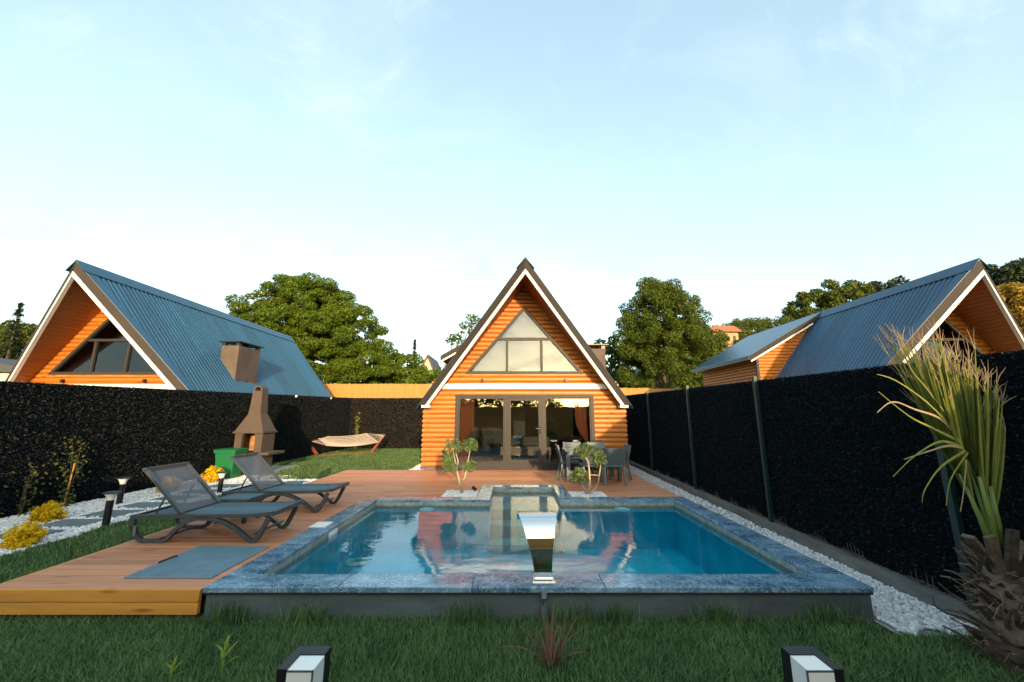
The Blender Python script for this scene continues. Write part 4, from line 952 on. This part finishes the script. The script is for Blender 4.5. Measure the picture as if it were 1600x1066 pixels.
# ------------------------------------------------------------------ olive trees on the deck
def olive(label, base, stems, blobs):
    t_ = tag(empty('olive_tree', base), label, 'tree')
    mb = MB()
    for s in stems: mb.tube([Vector(p)-Vector(base) for p in s[0]], s[1], 7)
    mb.build('trunk', M['palebark'], t_, smooth=True)
    cl = []
    for i, (c, r) in enumerate(blobs):
        c = Vector(c)-Vector(base); r = (r[0]*.82, r[1]*.82); cl += ellip_clumps(c, r[0]*.92, r[0]*.8, r[1]*.95, 17, .035, .085, -1, 60+i, .34)
    V, Fc = crown(cl, 15000, .031, 1.1, ratio=.40, up=.8); link('crown', np_mesh('crown', V, Fc), M['leaf_olive'], t_)
B1_ = Vector((-1.06, 8.62, -.02))
def on(u, v, Y=8.62): return at(u, v, Y)
olive('small olive tree with pale forked stems left of the pool niche', B1_,
      [([B1_, on(717, 750), on(712, 725), on(708, 705)], [.035, .022, .018, .010]), ([on(720, 757), on(727, 745), on(731, 722), on(735, 700)], [.022, .018, .014, .008]), ([on(713, 733), on(716, 722), on(711, 702)], [.018, .013, .008])],
      [(on(710, 697), (.19, .19)), (on(736, 694), (.17, .15)), (on(705, 728), (.13, .10)), (on(734, 728), (.11, .09)), (on(700, 716), (.09, .08))])
B2_ = Vector((1.58, 8.50, -.02))
def o2_(u, v): return at(u, v, 8.5)
olive('olive tree with pale curved stems right of the pool niche', B2_,
      [([B2_, o2_(922, 762), o2_(921, 740), o2_(919, 722), o2_(914, 712)], [.03, .026, .022, .018, .012]), ([B2_, o2_(930, 764), o2_(935, 755), o2_(937, 738), o2_(939, 724)], [.028, .022, .018, .016, .009]), ([B2_, o2_(910, 758), o2_(906, 752)], [.022, .016, .01]), ([o2_(922, 742), o2_(936, 743)], [.011, .011])],
      [(o2_(922, 706), (.24, .15)), (o2_(937, 716), (.17, .15)), (o2_(906, 742), (.18, .17)), (o2_(912, 702), (.13, .10))])
sl_ = tag(empty('spot_light', (-.80, 8.72, -.01)), 'small black garden spotlight beside the left olive tree', 'spotlight')
MB().tube([(0,0,-.02),(0,0,.05)], .008, 6).build('stake', M['black'], sl_); MB().tube([(.03,-.02,.05),(-.05,.02,.10)], [.03,.038], 10).build('head', M['black'], sl_, smooth=40)

# ------------------------------------------------------------------ yellow shrubs, climbers, small plants
def shrub(label, loc, r, h_, seed):
    s = tag(empty('yellow_shrub', loc), label, 'shrub', 'golden shrubs along the path'); cl = ellip_clumps((0,0,h_*.50), r*.8, r*.8, h_*.46, 46, .045, .085, -.85, seed, .42)
    V, Fc = crown(cl, 12000, .030, 1.0, ratio=.42, up=1.0); link('foliage', np_mesh('foliage', V, Fc), M['leaf_yellow'], s)
    mb = MB()
    for k in range(7): a = k*.9; mb.tube([(0,0,-.02),(.4*r*math.cos(a),.4*r*math.sin(a),h_*.35),(.7*r*math.cos(a),.7*r*math.sin(a),h_*.6)], [.010,.007,.003], 5)
    mb.build('stems', M['bark'], s)
shrub('golden yellow shrub nearest the left picture edge on the lawn edge', (-7.12, 6.05, GZ), .17, .27, 71)
shrub('golden yellow shrub against the left fence by the climbing plant', (-8.35, 7.40, GZ), .19, .29, 73)
shrub('small golden shrub beside the green bin', (-8.55, 11.5, GZ), .22, .40, 75)
shrub('small golden shrub hidden behind the near lounger back', (-8.55, 10.1, GZ), .2, .34, 77)
def climber(label, base, h_, n, spread, stick=True, seed=1, m='leaf_vine'):
    c = tag(empty('climbing_plant', base), label, 'plant'); g_ = np.random.default_rng(seed)
    if stick: MB().tube([(0,0,-.02),(.05,0,h_*.62)], .012, 6).build('cane', M['reed'], c)
    mb = MB()
    for k in range(4):
        pts = [(g_.normal(0, .05)*q, g_.normal(0, spread)*q*.6, h_*q*g_.uniform(.7, 1)) for q in (0, .3, .6, 1)]; mb.tube(pts, [.006,.005,.004,.002], 5)
    mb.build('stems', M['bark'], c)
    q = g_.uniform(0, 1, n)**1.4; P = np.stack([g_.normal(.03, .04, n), g_.normal(0, spread, n)*(.4+q), q*h_], 1); V, Fc = leaves(P, np.tile([1.,-.3,.2], (n,1)), .035, .6); link('foliage', np_mesh('foliage', V, Fc), M[m], c)
climber('straggly climbing plant on a cane against the left fence', (-9.28, 8.45, GZ), 1.45, 260, .17, True, 81)
climber('thin climber with few leaves on the left fence near the golden shrub', (-9.30, 7.75, GZ), 1.0, 90, .16, False, 83)
climber('yellowish young climber on the back fence behind the hammock', (at(556, 680, 22.5).x, 22.55, GZ), 2.1, 240, .16, False, 85, 'leaf_lime')
# red cordyline in the lawn
ph_ = tag(empty('flax_plant', (.30, 3.30, GZ)), 'dark red strap leaved plant in the front lawn', 'plant')
def strap(mb_, p0, az, L_, lean, w0, droop=.5, n=9):
    o = len(mb_.v); d = Vector((math.cos(az), math.sin(az), 0)); sd = Vector((-d.y, d.x, 0))
    for i in range(n):
        q = i/(n-1); r = L_*(lean*q + droop*q*q*q*lean*.6); z = L_*(q*math.sqrt(max(.05, 1-lean*lean)) - droop*lean*.55*q**3); wd = w0*(1-q)**.6*(.5+.9*q if q < .5 else .95)+.0006; p = Vector(p0)+d*r+Vector((0,0,z))
        mb_.v += [tuple(p-sd*wd), tuple(p+Vector((0,0,-wd*.6))), tuple(p+sd*wd)]
    for i in range(n-1): a = o+3*i; mb_.f += [(a,a+1,a+4,a+3),(a+1,a+2,a+5,a+4)]
LV = [(.5,.40,.55,.4),(1.2,.44,.35,.2),(2.0,.40,.42,.2),(2.7,.36,.62,.5),(3.3,.42,.75,.9),(3.0,.33,.5,.5),(.1,.38,.6,.6),(-.4,.32,.7,.8),(1.6,.34,.2,.1),(5.2,.25,.6,.6),(4.2,.24,.6,.6),(.9,.30,.45,.3),(2.4,.28,.4,.4),(-.2,.50,.42,.3),(.3,.46,.30,.2),(3.6,.30,.5,.5),(1.0,.22,.5,.6),(5.8,.30,.5,.4)]
for az, L_, ln, dp in LV:
    mb = MB(); strap(mb, (random.uniform(-.025,.025), random.uniform(-.02,.02), 0), az, L_*1.05, ln*.85, .013, dp); mb.build('leaf', M['phorm'], ph_, smooth=True)
for lab, (x, y_), sc, sd in (('light green leafy seedling at the bottom left of the front lawn', (-2.13, 3.22), 1.0, 91), ('smaller light green seedling beside it, cut by the picture edge', (-2.42, 3.12), .7, 93)):
    s = tag(empty('seedling', (x, y_, GZ)), lab, 'plant'); g_ = np.random.default_rng(sd)
    MB().tube([(0,0,-.02),(.01,0,.12*sc),(.02,.01,.24*sc)], [.006,.005,.003], 6).build('stem', M['leaf_lime'], s)
    for k in range(9):
        mb = MB(); strap(mb, (.01,0,(.08+.018*k)*sc), k*2.4, (.13-.006*k)*sc, .75-.05*k, .016*sc, .4, 6); mb.build('leaf', M['leaf_lime'], s, smooth=True)

# ------------------------------------------------------------------ palm
PB = Vector((3.86, 3.28, GZ))
pm = tag(empty('palm_tree', PB), 'young palm with ragged brown trunk and upright tied fronds', 'palm')
MB().tube([(0,0,-.05),(0,0,.25),(0,0,.55),(-.01,0,.78)], [.20,.21,.17,.09], 12).build('trunk', M['boot'], pm, smooth=True)
bt = random.Random(3)
for i in range(120):
    q = i/120; z = .02+.70*q; a = i*2.399; rr = .19-.05*q; L_ = bt.uniform(.14, .33); out = bt.uniform(.6, 1.3)*(1-.35*q); w0 = bt.uniform(.014, .042); tw_ = bt.uniform(-.35, .35)
    d = Vector((math.cos(a), math.sin(a), 0)); sd = Vector((-d.y, d.x, 0)); mb = MB()
    for k, (f_, wq) in enumerate(((0, 1.25), (.4, 1.0), (.75, .8), (1, bt.uniform(.3, .7)))):
        p = d*(rr + L_*out*f_*.8) + sd*tw_*L_*f_*f_ + Vector((0, 0, z + L_*f_*(1.15-.65*out) - bt.uniform(.0, .09)*f_*f_)); t_ = w0*.28*(1-.5*f_)
        mb.v += [tuple(p-sd*w0*wq), tuple(p+d*t_+Vector((0,0,-t_))), tuple(p+sd*w0*wq), tuple(p-d*t_*.4+Vector((0,0,t_)))]
    for k in range(3):
        for j in range(4): mb.f.append((4*k+j, 4*k+(j+1) % 4, 4*k+4+(j+1) % 4, 4*k+4+j))
    mb.f += [(3,2,1,0), (12,13,14,15)]; mb.build('leaf_base', M['boot'], pm)
fibm = MB()
for i in range(150):
    a = bt.uniform(0, 6.28); z = bt.uniform(.1, .8); r = .17-.03*z; p = Vector((r*math.cos(a), r*math.sin(a), z)); d = Vector((math.cos(a)+bt.uniform(-.8,.8), math.sin(a)+bt.uniform(-.8,.8), bt.uniform(-.6,.6)))*bt.uniform(.05,.16)
    fibm.tube([p, p+d*.5+Vector((0,0,.02)), p+d], [.003,.002,.001], 4)
fb_ = fibm.build('fibre', M['drytip'], pm); fb_['kind'] = 'stuff'
# fronds: folded fans on long stalks, leaning left
def frond(tip, mid, base, n, fan, seed, wl=.0105):
    g_ = random.Random(seed); b, m_, t_ = Vector(base), Vector(mid), Vector(tip)
    st_ = MB().tube([b, b.lerp(m_, .5)+Vector((.01,0,0)), m_], [.024,.018,.011], 7).build('stalk', M['petiole'], pm, smooth=True)
    ax = (t_-m_); side = ax.cross(Vector((0,1,0))).normalized(); dep = ax.cross(side).normalized()
    g = MB(); tp = MB()
    for i in range(n):
        q = (i/(n-1)-.5)*2; s0 = b.lerp(m_, .62+.38*(1-abs(q))**.8); L_ = (t_-s0).length*(1-.30*abs(q)**1.5)*g_.uniform(.9, 1.10); d = (ax.normalized() + side*q*fan*.5 + dep*g_.uniform(-.2, .2)).normalized()
        cv = side*q*fan*.28*L_; o = len(g.v); N = 6; w_ = wl*g_.uniform(.8, 1.3)
        for k in range(N):
            f_ = k/(N-1)*.86; p = s0 + d*L_*f_ - cv*f_*f_; wd = w_*(.55+.6*math.sin(math.pi*min(1, f_*1.05+.08)))*(1-.35*f_); g.v += [tuple(p-side*wd+dep*wd*.4), tuple(p-dep*wd*.4), tuple(p+side*wd+dep*wd*.4)]
        for k in range(N-1): a = o+3*k; g.f += [(a,a+1,a+4,a+3),(a+1,a+2,a+5,a+4)]
        p = s0+d*L_*.86-cv*.74; e = s0 + d*L_*1.0 - cv + side*g_.uniform(-.07,.07)+Vector((0,0,g_.uniform(-.06,.02)))
        for h_ in (-1, 1): tp.tube([p+side*.003*h_, p.lerp(e, .5)+side*.012*h_, e+side*.03*h_*g_.uniform(.2, 1.6)], [.0032,.0022,.0008], 4)
    bl = g.build('leaf_blades', M['frond'], st_, smooth=False); tp.build('dry_tips', M['drytip'], st_)['kind'] = 'stuff'
def pl(u, v, Y=3.28): return at(u, v, Y) - PB
frond(pl(1402, 500, 3.25), pl(1500, 740, 3.26), pl(1560, 880), 30, .13, 1)
frond(pl(1440, 510, 3.20), pl(1512, 720, 3.22), pl(1562, 880), 34, .17, 2)
frond(pl(1482, 535, 3.14), pl(1530, 745, 3.16), pl(1566, 885), 54, .23, 3)
frond(pl(1525, 585, 3.2), pl(1548, 760, 3.2), pl(1570, 885), 42, .21, 4)
frond(pl(1500, 530, 3.34), pl(1530, 730, 3.32), pl(1566, 880), 14, .2, 5)
for i, pts in enumerate(([(1500,690),(1470,655),(1430,640),(1395,628),(1370,645)], [(1500,690),(1455,668),(1420,650),(1372,612)], [(1505,700),(1470,690),(1430,712),(1395,745)], [(1505,700),(1480,697),(1452,705),(1412,718)], [(1508,705),(1470,730),(1445,765),(1440,785)], [(1512,708),(1485,750),(1478,790)], [(1510,720),(1505,770),(1500,800)], [(1498,680),(1450,630),(1400,595),(1370,585)], [(1495,670),(1450,610),(1425,580),(1415,560)])):
    mb = MB(); P0 = [pl(u, v, 3.18) for u, v in pts]; P = []
    for k in range(len(P0)-1):
        a, b, c, d = P0[max(0, k-1)], P0[k], P0[k+1], P0[min(len(P0)-1, k+2)]
        for q in (0, .25, .5, .75): P.append(.5*((2*b)+(c-a)*q+(2*a-5*b+4*c-d)*q*q+(3*b-a-3*c+d)*q**3))
    P.append(P0[-1]); n = len(P)
    for k, p in enumerate(P): wd = .013*(1-k/n*.85); mb.v += [tuple(p+Vector((0,0,wd))), tuple(p+Vector((0,-.006,0))), tuple(p-Vector((0,0,wd)))]
    for k in range(n-1): a = 3*k; mb.f += [(a,a+1,a+4,a+3),(a+1,a+2,a+5,a+4)]
    mb.build('drooping_leaf', M['frond'] if i % 3 else M['drytip'], pm, smooth=True)
for (u0, v0, u1, v1) in ((1548, 880, 1512, 838), (1562, 895, 1546, 838), (1580, 890, 1582, 828)):
    a, b = pl(u0, v0, 3.2), pl(u1, v1, 3.16); mb = MB(); mb.tube([a, a.lerp(b, .5), b], 0, sq=(.075, .03)); mb.build('cut_stalk', M['boot'], pm)

# ------------------------------------------------------------------ garden lamps
def bollard(label, x, y_, h_=.50):
    b = tag(empty('bollard_light', (x, y_, GZ)), label, 'garden light', 'round bollard lights along the path')
    MB().lathe([(.052, 0), (.052, h_-.12)], n=16).build('post', M['black'], b, smooth=40)
    MB().lathe([(.050, h_-.119), (.058, h_-.07), (.085, h_-.02), (.105, h_-.004)], n=20).build('diffuser', M['acrylic'], b, smooth=40)
    MB().lathe([(.12, h_-.003), (.13, h_+.008), (.10, h_+.022), (.03, h_+.03)], n=20).build('cap', M['dark'], b, smooth=40)
bollard('round black bollard light nearest the camera beside the stepping stones', -7.0, 7.1, .56)
bollard('round black bollard light close to the left fence', -8.38, 8.7, .56)
bollard('round black bollard light in front of the green bin', -7.17, 9.95, .50)
for s, x in ((-1, -1.09), (1, 1.575)):
    b = tag(empty('square_lantern', (x, 2.31, GZ)), ('square black and white lantern at the bottom left of the front lawn', 'square black and white lantern at the bottom right of the front lawn')[s > 0], 'garden light', 'square lanterns in the front lawn')
    H = .63; a = .09
    x0, x1 = (-a, -a+.048) if s < 0 else (a-.048, a)
    MB().box(x0, x1, -.1, .1, .06, H).build('side_panel', M['black'], b)
    MB().box(-a if s > 0 else -a+.0485, a if s < 0 else a-.0485, .025, .1, .06, H-.0005).build('back_panel', M['black'], b)
    bx0, bx1 = (-a+.049, a) if s < 0 else (-a, a-.049)
    MB().box(bx0, bx1, -.1, .0245, .08, H-.006).build('diffuser', M['acrylic'], b)
    e = MB(); xx = bx1 if s < 0 else bx0
    e.box(xx-.006, xx+.0015, -.1015, -.094, .08, H-.006); e.box(bx0, bx1, -.1015, -.0985, H-.014, H-.005); e.build('edge_strip', M['base'], b)
    MB().box(-a, a, -.1, .1, 0, .06).build('base', M['black'], b)

# ------------------------------------------------------------------ bin, chimney oven, hammock
bn = tag(empty('rubbish_bin', (-8.66, 12.28, GZ+.01)), 'green plastic bin with lid standing in front of the chimney oven', 'bin')
mb = MB(); n = 4
def ring(w, d, z): return [(-w,-d,z),(w,-d,z),(w,d,z),(-w,d,z)]
mb.v = ring(.235,.20,0)+ring(.295,.25,.76)+ring(.325,.28,.765)+ring(.325,.28,.83)
for r in range(3):
    for j in range(4): mb.f.append((4*r+j, 4*r+(j+1)%4, 4*r+4+(j+1)%4, 4*r+4+j))
mb.f += [(3,2,1,0),(12,13,14,15)]; mb.build('body', M['bin'], bn)
mb = MB(); mb.v = ring(.335,.29,.833)+ring(.34,.295,.862)+ring(.27,.23,.885)
for r in range(2):
    for j in range(4): mb.f.append((4*r+j, 4*r+(j+1)%4, 4*r+4+(j+1)%4, 4*r+4+j))
mb.f += [(3,2,1,0),(8,9,10,11)]; mb.build('lid', M['bin'], bn)
tag(MB().cbox(-9.38, -8.0, 12.72, 15.2, GZ-.02, GZ+.035, .01).build('concrete_slab', M['concrete']), 'light concrete slab under the chimney oven', 'slab')
bq = tag(empty('chimney_oven', (-8.64, 13.3, GZ+.035)), 'brown concrete garden barbecue oven with tall tapering chimney', 'barbecue', )
def frus(rows):
    mb = MB(); 
    for w, d, z, ox in rows: mb.v += [(ox-w,-d,z),(ox+w,-d,z),(ox+w,d,z),(ox-w,d,z)]
    m_ = len(rows)
    for r in range(m_-1):
        for j in range(4): mb.f.append((4*r+j, 4*r+(j+1)%4, 4*r+4+(j+1)%4, 4*r+4+j))
    mb.f += [(3,2,1,0), tuple(4*m_-4+j for j in range(4))]; return mb
for x in (-.42, .36): MB().box(x-.1, x+.1, -.30, .34, 0, .60).build('leg', M['bbq'], bq)
MB().cbox(-.78, .80, -.48, .42, .60, .68, .01).build('table_slab', M['bbq'], bq)
# fire chamber: arched opening cut on the front
mb = MB(); A = [(.22*math.cos(math.pi*k/10)*-1, .45+.22*math.sin(math.pi*k/10)) for k in range(11)]
outer = [(-.45, 0), (-.45, .60), (-.37, .72), (.37, .72), (.45, .60), (.45, 0)]
front = [(-.45,0),(-.45,.60),(-.37,.72),(-.0,.72)] ; 
def face_strip(y_, mb):
    n = 11; inn = [(-.22, 0)] + A + [(.22, 0)]
    out = [(-.45, 0), (-.45, .45)] + [(-.45+.9*k/8, .72 if 0 < k < 8 else .6) for k in range(0, 9)] + [(.45, .45), (.45, 0)]
    o = len(mb.v); mb.v += [(x, y_, z+.68) for x, z in inn] + [(x, y_, z+.68) for x, z in out]
    for i in range(len(inn)-1): mb.f.append((o+i, o+i+1, o+len(inn)+i+1, o+len(inn)+i))
    return o, len(inn)
o0, nI = face_strip(-.33, mb); o1, _ = face_strip(-.21, mb)
for i in range(nI-1): mb.f.append((o0+i, o1+i, o1+i+1, o0+i+1)); mb.f.append((o0+nI+i, o0+nI+i+1, o1+nI+i+1, o1+nI+i))
mb.box(-.45, -.37, -.21, .34, .68, 1.28); mb.box(.37, .45, -.21, .34, .68, 1.28); mb.box(-.37, .37, .28, .34, .68, 1.28)
mb.build('fire_chamber', M['bbq'], bq)
fbk = empty('fireback', (0,0,0)); fbk.parent = bq
for r in range(6):
    for c_ in range(4):
        MB().box(-.36+c_*.18+(.003), -.36+(c_+1)*.18-.004, .262, .279, .69+r*.085, .69+(r+1)*.085-.007).build('brick', M['brick'], fbk)
for r in range(6):
    for c_ in range(3): MB().box(.345, .368, -.19+c_*.15, -.19+(c_+1)*.15-.006, .69+r*.085, .69+(r+1)*.085-.007).build('brick', M['brick'], fbk)
frus([(.50,.40,1.285,0),(.50,.40,1.34,0)]).build('ledge', M['bbq'], bq)
frus([(.47,.37,1.341,0),(.20,.19,1.92,0)]).build('hood', M['bbq'], bq)
frus([(.20,.19,1.921,0),(.155,.16,2.68,0)]).build('flue', M['bbq'], bq)
cp = MB(); AR = [(-.15,0)] + [(.15*-math.cos(math.pi*k/8), .05+.13*math.sin(math.pi*k/8)) for k in range(9)] + [(.15,0)]
AI = [(-.10,0)] + [(.10*-math.cos(math.pi*k/8), .045+.085*math.sin(math.pi*k/8)) for k in range(9)] + [(.10,0)]
for a in range(len(AR)-1): cp.prism([AR[a], AR[a+1], AI[a+1], AI[a]], -.16, .16)
cp.v = [(x,y_,z+2.681) for x,y_,z in cp.v]; cp.build('flue_cap', M['bbq'], bq); MB().box(-.10, .10, .10, .15, 2.682, 2.78).build('flue_back', M['near_black'], bq)
# hammock
hm_ = tag(empty('hammock', (-8.3, 19.2, GZ)), 'white net hammock on a wooden stand on the back lawn', 'hammock')
HB_ = Matrix.Translation((8.3, -19.2, -GZ))
def hp(mb, n, m, **k):
    o = mb.build(n, m, hm_, **k); o.matrix_parent_inverse = HB_; return o
lf, rf_ = Vector((-8.75, 18.1, GZ+.08)), Vector((-7.15, 20.7, GZ+.08)); ltp, rtp = at(477, 686, 18.9), at(601, 679, 20.3)
lf = at(496, 711, 18.6); rf_ = at(582, 705, 20.3)
hp(MB().tube([lf, ltp], 0, sq=(.09,.11)), 'post', M['hwood']); hp(MB().tube([rf_, rtp], 0, sq=(.09,.11)), 'post', M['hwood'])
hp(MB().tube([lf+Vector((-.1,.1,-.05)), rf_+Vector((.1,-.1,-.05))], 0, sq=(.07,.08)), 'base_beam', M['hwood'])
for c_, q in ((lf, 1), (rf_, -1)):
    hp(MB().tube([c_+Vector((.45*q*.6,-1.0,-.08)), c_+Vector((-.45*q*.6,1.0,-.08))], 0, sq=(.07,.06)), 'foot_bar', M['hwood'])
cA, cB, cC, cD = at(493, 681, 19.8), at(511.5, 696.5, 18.2), at(590.5, 691, 19.8), at(572, 677.5, 21.2)
nt_ = MB(); NU, NV = 30, 10
for i in range(NU+1):
    for j in range(NV+1):
        u, v = i/NU, j/NV; p = (cA.lerp(cD, u)).lerp(cB.lerp(cC, u), v); p.z -= .16*4*u*(1-u)*.6 + .10*math.sin(math.pi*v)*math.sin(math.pi*u)
        nt_.v.append(tuple(p))
W_ = NV+1
cords = MB()
for j in range(NV+1): cords.tube([nt_.v[i*W_+j] for i in range(NU+1)], .012, 4)
for i in range(NU+1): cords.tube([nt_.v[i*W_+j] for j in range(NV+1)], .014, 4)
hp(cords, 'net', M['rope'])
hp(MB().tube([cA, cB], .022, 6), 'spreader_bar', M['rope']); hp(MB().tube([cD, cC], .022, 6), 'spreader_bar', M['rope'])
cs = MB()
for j in range(7):
    cs.tube([ltp+Vector((0,0,-.03)), cA.lerp(cB, j/6)], .008, 4); cs.tube([rtp+Vector((0,0,-.03)), cD.lerp(cC, j/6)], .008, 4)
hp(cs, 'suspension_cords', M['rope'])
